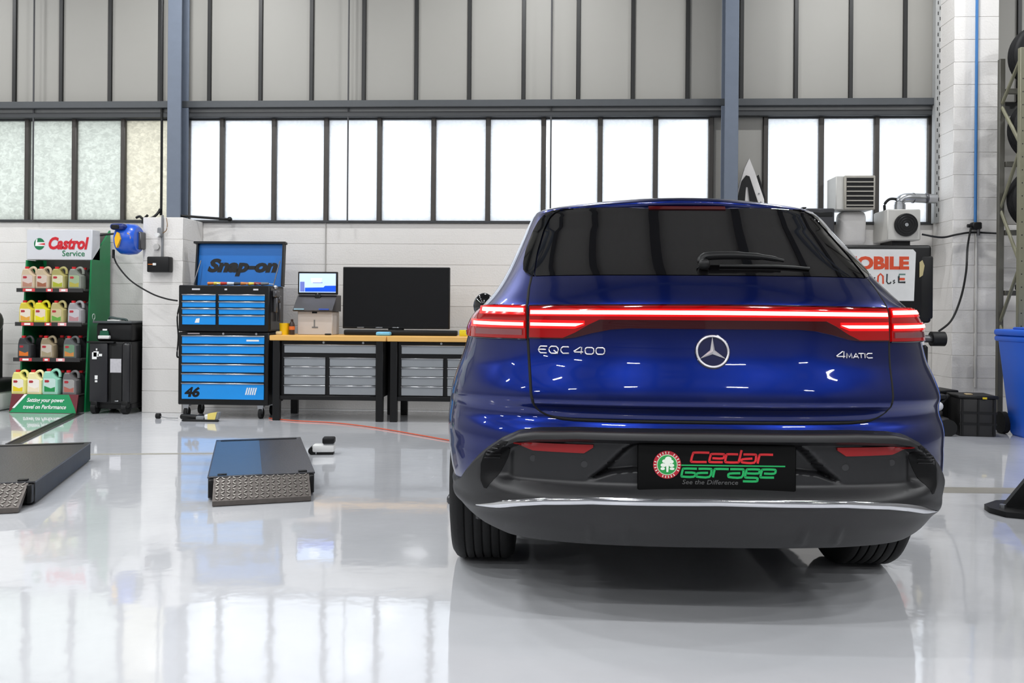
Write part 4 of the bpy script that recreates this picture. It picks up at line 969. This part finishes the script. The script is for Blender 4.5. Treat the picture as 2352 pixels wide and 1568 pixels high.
MB().box(-.10, .10, -.06, .06, .02, .09, b=.02, seg=2).build('housing', M_WHITEP, t); MB().box(-.01, .10, -.06, .055, .098, .155, b=.014, seg=2).build('pad', M_BLACKP, t)
MB().box(.0, .09, -.04, .04, .085, .10).build('stem', M_ALU, t); MB().cyl((-.10, -.05, .035), (-.10, .05, .035), .035, n=16).build('roller', M_RUB, t); MB().box(-.06, .09, -.05, .05, 0, .022).build('base', M_BLACKP, t)
d = thing('floor_drain', 'dark floor drain channel running from the oil display to the lift', 'drain', (0, 0, 0))
a_, b2 = Vector((-4.86, 8.52, 0)), Vector((-4.26, 6.55, 0)); dv = (b2-a_); ang = math.atan2(dv.y, dv.x)
Md = Matrix.Translation((a_+b2)/2) @ Matrix.Rotation(ang, 4, 'Z')
MB().box(-dv.length/2, dv.length/2, -.05, .05, -.01, .002, M=Md).build('channel', M_BLACK, d)
for s_ in (-1, 1): MB().box(-dv.length/2, dv.length/2, s_*.05-.008, s_*.05+.008, -.01, .006, M=Md).build('edge_angle', M_STEEL, d)
tag(MB().tube(smooth_path([(-2.80, 8.30, .008), (-2.5, 8.14, .008), (-2.11, 8.04, .008), (-1.75, 7.83, .008), (-1.44, 7.58, .008), (-1.1, 7.27, .008), (-.80, 7.0, .008), (-.5, 6.85, .008), (-.2, 6.9, .008)], 8), .005, n=8).build('orange_cable', mat('cable_orange', (206, 84, 50), .5)), 'thin orange cable trailing across the floor from bench to car', 'cable')
t = thing('air_tool', 'battery grinder with pale yellow end lying before the blue tool chest', 'tool', (-3.40, 8.10, 0))
MB().tube(smooth_path([(-.20, .02, .035), (-.12, .0, .035), (.0, -.02, .03), (.10, -.03, .03)], 4), .026, n=10).build('body', M_BLACKP, t)
MB().box(-.03, .05, -.06, -.01, .006, .05, b=.008).build('collar', M_GREYPL, t)
MB().box(.05, .11, -.055, .0, .01, .065, b=.01).build('sleeve', M_WHITEP, t); MB().prism([(.09, .012), (.16, .012), (.18, .09), (.09, .075)], 'y', -.065, .0).build('yellow_end', mat('end_yellow', (226, 206, 110), .5), t)
MB().prism([(.16, .012), (.185, .02), (.20, .085), (.18, .09)], 'y', -.06, -.005).build('end_cap', M_GREYPL, t); MB().box(-.16, .2, -.075, -.05, .0, .02, b=.006).build('cord', M_BLACKP, t)
t = thing('floor_roller', 'small black roller with thin lead on the floor beside the grinder', 'roller', (-3.88, 8.22, 0))
MB().cyl((-.02, 0, .026), (.02, 0, .026), .026, n=16).build('wheel', M_RUB, t); MB().tube([(.02, 0, .02), (.10, -.02, .008), (.22, -.05, .012)], .004, n=6).build('lead', M_GREYPL, t)
t = thing('lift_arm_pad', 'dark lift arm end lying on the floor past the car wheel', 'lift arm', (-.50, 4.80, 0))
MB().box(-.09, .30, -.05, .05, .0, .045, b=.01).build('arm', M_STEEL, t); MB().cyl((-.04, 0, .045), (-.04, 0, .085), .04, n=16).build('pad', M_RUB, t)
t = thing('post_lift_foot', 'black two post lift foot with gusset bolted to the floor', 'vehicle lift', (2.62, 4.78, 0))
MB().prism([(-.235, .0), (-.20, -.10), (-.12, -.13), (-.02, -.22), (.6, -.24), (.6, .30), (-.1, .20), (-.22, .09)], 'z', .0, .03).build('base_plate', M_BLACK, t)
MB().prism([(-.15, .03), (.5, .03), (.5, .75), (.42, .75)], 'y', .02, .05).build('gusset', M_BLACK, t)
MB().prism([(.02, .03), (.5, .03), (.5, .42)], 'y', -.16, -.13).build('gusset', M_BLACK, t)
MB().box(.42, .62, -.2, .28, .03, 2.9, b=.01).build('post', mat('post_dark', (34, 36, 44), .4), t)
for bx_, by_ in ((-.165, 0), (.03, -.17)): MB().cyl((bx_, by_, .03), (bx_, by_, .05), .016, n=6).build('bolt', M_ALU, t)

# ================================================================== RIGHT SIDE
t = thing('heater', 'grey louvred unit heater in front of the right window', 'heater', (3.06, 9.0, 2.15))
MB().box(-.18, .20, -.10, .19, .0, .345, b=.008).build('casing', mat('heater_white', (200, 199, 194), .5), t)
MB().box(-.105, .205, -.135, -.10, -.005, .345, b=.008).build('grille_frame', mat('heater_frame', (168, 164, 154), .45), t)
MB().box(-.085, .185, -.1365, -.128, .02, .32).build('grille_back', M_BLACK, t)
for k in range(6): MB().box(-.085, .185, -.152, -.130,   .033+k*.0475, .045+k*.0475, M=None).build('louvre', mat('louvre', (166, 162, 152), .45), t)
MB().box(-.10, .17, -.02, .19, -.36, .0, b=.06, seg=3).build('duct_body', M_WHITE, t)
t = thing('air_fan', 'square grey wall fan with round black grille below the silver duct', 'fan', (3.53, 8.92, 1.83))
MB().box(-.165, .165, -.11, .27, .0, .315, b=.01).build('casing', mat('fan_white', (196, 194, 188), .45), t)
MB().cyl((.015, -.11, .155), (.015, -.135, .155), .115, n=36).build('grille', M_BLACK, t); MB().cyl((.015, -.135, .155), (.015, -.142, .155), .018, n=14).build('hub', M_ALU, t)
mb = MB()
for r_ in (.035, .06, .085, .108): mb.tube([(.015+r_*math.cos(a), -.138, .155+r_*math.sin(a)) for a in np.linspace(0, 2*PI, 30, endpoint=False)], .002, n=5, closed=True)
mb.build('grille_rings', mat('ring_dark', (38, 38, 40), .4), t); MB().box(-.09, .09, -.04, .27, -.05, .0).build('bracket', M_BLACKP, t)
MB().tube(smooth_path([(-.15, 0, .31), (-.15, 0, .38), (-.10, 0, .43), (-.03, 0, .43)], 5), .014, n=8).build('hose', M_BLACKP, t)
t = thing('silver_duct', 'silver flexible duct elbow running from fan to the perforated post', 'duct', (3.53, 8.92, 2.145))
MB().cyl((0, 0, 0), (0, 0, .06), .055, n=20).tube(smooth_path([(0, 0, .05), (0, 0, .09), (.03, 0, .12), (.08, 0, .13), (.20, .02, .128), (.38, .05, .125)], 5), .048, n=16).build('pipe', M_ALU, t)
for x in (.13, .27): MB().cyl((x, .015, .129), (x+.014, .015, .129), .053, n=20).build('clamp', M_STEEL, t)
t = thing('control_box', 'dark grey control box on the wall left of the louvred heater', 'box', (2.735, 9.06, 1.88)); MB().box(-.145, .14, -.14, .13, 0, .285, b=.01).build('casing', mat('ctrl_dark', (50, 50, 54), .4), t); MB().box(-.10, .12, -.145, -.139, .2, .245, b=.004).build('handle_recess', M_BLACK, t); MB().box(-.18, -.14, -.12, -.05, .285, .30).build('hinge', M_BLACK, t)

WB = thing('wheel_machine', 'white wheel machine with black hood frame carrying a printed poster', 'machine', (3.03, 8.25, 0))
MB().box(-.45, .40, -.20, .28, .0, 1.03, b=.03, seg=2).build('cabinet', mat('machine_white', (214, 212, 208), .45), WB)
fr = MB().box(-.45, .43, -.25, -.20, 1.005, 1.718, b=.03, seg=3).build('hood_frame', M_BLACK, WB)
MB().box(.33, .445, -.255, -.12, 1.04, 1.62, b=.02, seg=2).build('hood_edge', M_BLACKP, fr)
MB().prism([(.315, 1.42), (.345, 1.44), (.36, 1.53), (.34, 1.58), (.315, 1.56)], 'y', -.2575, -.2555).build('torn_sticker', mat('sticker_sand', (190, 176, 130), .6), fr)
po = MB().prism([(-.42, 1.205), (.268, 1.205), (.283, 1.65), (.258, 1.678), (-.42, 1.678)], 'y', -.254, -.2505).build('poster', mat('poster_white', (226, 226, 224), .4), fr)
text('lettering', 'MOBILE', .152, mat('print_orange', (214, 74, 34), .5), po, (.218, -.2548, 1.500), bold=.008, sx=1.16, align='RIGHT')
mo, mk, mt_ = mat('print_orange', (214, 74, 34), .5), mat('print_black', (40, 44, 46), .5), mat('print_teal', (96, 130, 120), .5)
def pst(pts, w_, m):
    mb = MB(); P = [Vector((x, -.2549, z)) for x, z in pts]; n = len(P); A_, B_ = [], []
    for i in range(n):
        tt = (P[min(i+1, n-1)]-P[max(i-1, 0)]).normalized(); nn = Vector((-tt.z, 0, tt.x))*w_/2; A_.append(mb.bm.verts.new(P[i]+nn)); B_.append(mb.bm.verts.new(P[i]-nn))
    for i in range(n-1): mb.bm.faces.new((A_[i], A_[i+1], B_[i+1], B_[i]))
    mb.build('lettering', m, po)
pst([(-.06, 1.36), (-.055, 1.43), (-.035, 1.452), (-.012, 1.43), (-.01, 1.36)], .016, mo); pst([(.025, 1.452), (.022, 1.38), (.035, 1.362), (.055, 1.366), (.06, 1.38)], .013, mk)
pst([(.095, 1.395), (.08, 1.385), (.095, 1.375), (.08, 1.363)], .013, mk); pst([(.19, 1.448), (.135, 1.448), (.132, 1.43)], .014, mt_); pst([(.13, 1.43), (.13, 1.375), (.19, 1.375)], .018, mk); pst([(.135, 1.405), (.185, 1.405)], .022, mo); pst([(-.13, 1.45), (-.10, 1.37), (-.085, 1.42)], .013, mk)
MB().cyl((.36, -.1, .855), (.50, -.1, .855), .035, n=20).build('shaft', M_STEEL, WB); MB().cyl((.49, -.1, .855), (.61, -.1, .855), .068, n=28).build('hub_cone', M_BLACKP, WB)
MB().box(.36, .42, -.22, .2, .3, .80, b=.02).build('side_tray', M_BLACKP, WB)

tag(MB().cyl((4.18, 8.70, 2.0), (4.18, 8.70, ZC-.02), .014, n=12).build('air_pipe', mat('pipe_blue', (52, 112, 172), .35)), 'bright blue air pipe running up the tall block pillar', 'pipe')
t = thing('pipe_valve', 'small black valve block at the bottom of the blue air pipe', 'valve', (4.18, 8.70, 1.93)); MB().box(-.045, .045, -.05, .028, .0, .07, b=.01).build('block', M_BLACKP, t); MB().cyl((-.045, -.02, .035), (-.085, -.02, .035), .018, n=10).build('outlet', M_BLACKP, t); MB().cyl((.02, -.02, .0), (.02, -.02, -.06), .015, n=10).build('drain_leg', M_STEEL, t)
tag(MB().cyl((4.20, 8.715, .36), (4.20, 8.715, 1.92), .012, n=10).build('lower_pipe', mat('pipe_pale', (196, 194, 190), .4)), 'white painted pipe running down the tall pillar below the valve', 'pipe')
tag(MB().tube(smooth_path([(4.12, 8.66, 1.95), (4.06, 8.60, 1.75), (4.0, 8.50, 1.5), (3.93, 8.45, 1.25), (3.82, 8.40, 1.03), (3.70, 8.40, .92)], 8), .010, n=8).build('hanging_hose', M_BLACK), 'black hose hanging from the valve down to the wheel machine', 'hose')
tag(MB().tube(smooth_path([(3.66, 8.69, 1.88), (3.85, 8.69, 1.85), (4.0, 8.69, 1.88), (4.15, 8.69, 1.90), (4.43, 8.69, 1.89)], 6), .010, n=8).build('wall_hose', M_BLACK), 'black hose running sideways across the tall pillar', 'hose')

# tyre rack with end frame
M_RACK = mat('rack_olive', (120, 118, 96), .5, var=.1)
RK = thing('tyre_rack', 'olive steel tyre rack with zigzag braced end frame', 'rack', (4.9, 8.28, 0))
mb_up = None
for x in (-.60, .78):
    for y in (-.18, .18):
        MB().box(x-.025, x+.025, y-.025, y+.025, 0, 3.55, b=.003).build('upright', M_RACK if y < 0 else mat('rack_dark', (84, 82, 74), .5), RK)
    zb = [.45, 1.0, 1.55, 2.10, 2.65, 3.10, 3.48]
    for k in range(6):
        y0_, y1_ = (-.18, .18) if k % 2 == 0 else (.18, -.18)
        MB().cyl((x, y0_, zb[k]), (x, y1_, zb[k+1]), .016, n=8).build('brace', M_RACK, RK)
LV = [1.90, 2.56, 3.26]
for z in [1.32]+LV:
    for y in (-.16, .16): MB().box(-.57, .75, y-.02, y+.02, z-.05, z, b=.003).build('beam', mat('rack_dark', (84, 82, 74), .5), RK)
mb = MB()
for k in range(24): mb.cyl((-.601, -.2055, .5+k*.12), (-.601, -.2045, .5+k*.12), .006, n=8)
mb.build('punch_holes', M_BLACK, RK)
ty = None; gi = 0; tl = ['lowest loaded', 'middle', 'top']
for lv, z in enumerate(LV):
    for q in range(2):
        lb = '%s black tyre on the %s level of the rack' % (('end', 'inner')[q], tl[lv])
        if ty is None:
            ty = MB().lathe(tyre_profile(.31, .19), Matrix.Rotation(PI/2, 4, 'Z'), 48, close=True).build('tyre', M_RUB, None, angle=30); o = ty
        else: o = dup(ty)
        o.location = (4.63+q*.63, 8.335, z+.285); tag(o, lb, 'tyre', 'tyres on the rack')
t = thing('parts_heap', 'grey metal part with black underside on the lowest rack beam', 'part', (4.62, 8.28, 1.32))
MB().box(-.2, .2, -.17, .15, .0, .06, b=.01).build('tray', M_BLACKP, t); MB().ball((-.05, 0, .16), .14, 1.1, .8, .9, 14).build('housing', mat('part_grey', (128, 126, 118), .5), t); MB().cyl((-.16, -.05, .28), (.1, .02, .30), .03, n=12).build('pipe', M_STEEL, t)

# wheelie bin
BN = thing('wheelie_bin', 'bright blue plastic wheelie bin with lid beside the black crates', 'bin', (4.385, 7.72, 0))
M_BIN = mat('bin_blue', (16, 92, 208), .4, var=.04)
mb = MB(); prof = [(.0, .235, .24), (.03, .25, .255), (.80, .325, .31), (.86, .33, .315)]; loops = []
for z, hx, hy in prof:
    r_ = .05; pts_ = []
    for cx_2, cy_2, a0 in ((hx-r_, hy-r_, 0), (-hx+r_, hy-r_, PI/2), (-hx+r_, -hy+r_, PI), (hx-r_, -hy+r_, 1.5*PI)):
        for k in range(5): a = a0+k*PI/8; pts_.append((cx_2+r_*math.cos(a), cy_2+r_*math.sin(a), z))
    loops.append([mb.bm.verts.new(p) for p in pts_])
n = len(loops[0]); mb.bm.faces.new(loops[0][::-1]); mb.bm.faces.new(loops[-1])
for a, b_ in zip(loops, loops[1:]):
    for k in range(n): mb.bm.faces.new((a[k], a[(k+1) % n], b_[(k+1) % n], b_[k]))
mb.build('tub', M_BIN, BN)
MB().box(-.345, .345, -.325, .33, .845, .895, b=.018, seg=2).build('rim', M_BIN, BN)
MB().box(-.35, .35, -.345, .33, .897, .955, b=.022, seg=3).box(-.25, .25, -.28, .2, .95, .975, b=.012).build('lid', M_BIN, BN)
for x in (-.30, .25): MB().cyl((x, .30, .10), (x+.05, .30, .10), .10, n=24).build('wheel', M_RUB, BN)
for k in range(3): MB().box(-.18+k*.15, -.155+k*.15, -.305, -.27, .12, .7, b=.008, M=Matrix.Rotation(math.radians(5.2), 4, 'X')).build('rib', M_BIN, BN)
# crates
M_CR = mat('crate_black', (26, 25, 25), .5)
CR = thing('storage_crate', 'black folding storage crate with yellow latch before the tall pillar', 'crate', (3.80, 7.95, 0), math.radians(-8))
MB().box(-.15, .15, -.17, .17, 0, .335, b=.012, seg=2).build('body', M_CR, CR); MB().box(-.165, .165, -.185, .185, .335, .362, b=.008).build('lid', M_BLACKP, CR)
MB().box(-.155, .155, -.176, -.168, .10, .12).box(-.155, .155, -.176, -.168, .20, .22).build('rib', M_BLACKP, CR)
for x in (-.13, .0, .13): MB().box(x-.008, x+.008, -.178, -.168, .01, .33).build('rib', M_BLACKP, CR)
MB().box(.03, .065, -.192, -.184, .335, .352).build('latch', mat('latch_yellow', (206, 180, 30), .5), CR); MB().box(-.08, -.02, -.10, -.04, .362, .372, b=.004).build('scrap', mat('scrap_tan', (190, 170, 130), .6), CR)
C2 = thing('storage_crate', 'black lidded storage crate partly behind the trolley jack', 'crate', (3.62, 8.34, 0), math.radians(4))
MB().box(-.15, .15, -.15, .15, 0, .345, b=.012, seg=2).build('body', M_CR, C2); MB().box(-.165, .165, -.165, .165, .345, .375, b=.008).build('lid', M_BLACKP, C2)
JK = thing('trolley_jack', 'dark trolley jack with black wheel beside the storage crate', 'jack', (3.50, 7.88, 0), math.radians(-5))
MB().box(-.30, .05, -.10, .10, .06, .16, b=.02).box(-.25, .0, -.06, .06, .15, .24, b=.03).build('frame', mat('jack_dark', (48, 46, 46), .45), JK)
for y in (-.12, .07): MB().cyl((.02, y, .075), (.02, y+.05, .075), .075, n=24).build('wheel', M_RUB, JK)
MB().cyl((-.06, 0, .22), (.06, 0, .36), .02, n=12).box(-.16, .03, -.05, .05, .32, .365, b=.01).build('handle', M_BLACKP, JK); MB().ball((-.05, -.05, .26), .045, 1.1, .8, 1, 14).build('cap', mat('cap_white', (200, 200, 204), .5), JK); MB().cyl((-.06, -.03, .16), (-.06, -.03, .34), .03, n=12).build('ram', mat('ram_grey', (110, 108, 106), .4), JK)
for y in (-.11, .11): MB().cyl((-.28, y-.012, .045), (-.28, y+.012, .045), .045, n=18).build('front_wheel', M_RUB, JK)

# white pointed panel hung on the wall by the right steel column
WP = thing('pointed_panel', 'white pointed panel with black arched trim hung beside the steel column', 'panel', (2.03, 9.05, 2.0))
MB().prism([(-.13, .0), (.17, .0), (.155, .27), (.06, .55), (.0, .70), (-.045, .60), (-.09, .45), (-.14, .25)], 'y', -.02, .03).build('panel', mat('panel_white', (216, 213, 210), .4, var=.06), WP)
MB().prism([(-.11, .0), (-.125, .27), (-.08, .46), (-.035, .52), (.0, .51), (.09, .24), (.09, .0), (.02, .0), (.01, .20), (-.015, .40), (-.035, .40), (-.045, .25), (-.03, .0)], 'y', -.032, -.021).build('arched_trim', M_BLACK, WP)
MB().prism([(.085, .52), (.10, .53), (.17, .30), (.185, .0), (.165, .0), (.155, .28)], 'y', -.01, .02).build('edge_strip', M_BLACKP, WP)
MB().box(-.02, .02, .03, .145, .4, .44).build('hook', M_STEEL, WP)
for x, z in ((.10, .33), (.12, .24)): MB().cyl((x, -.021, z), (x, -.026, z), .008, n=10).build('rivet', M_GREYPL, WP)
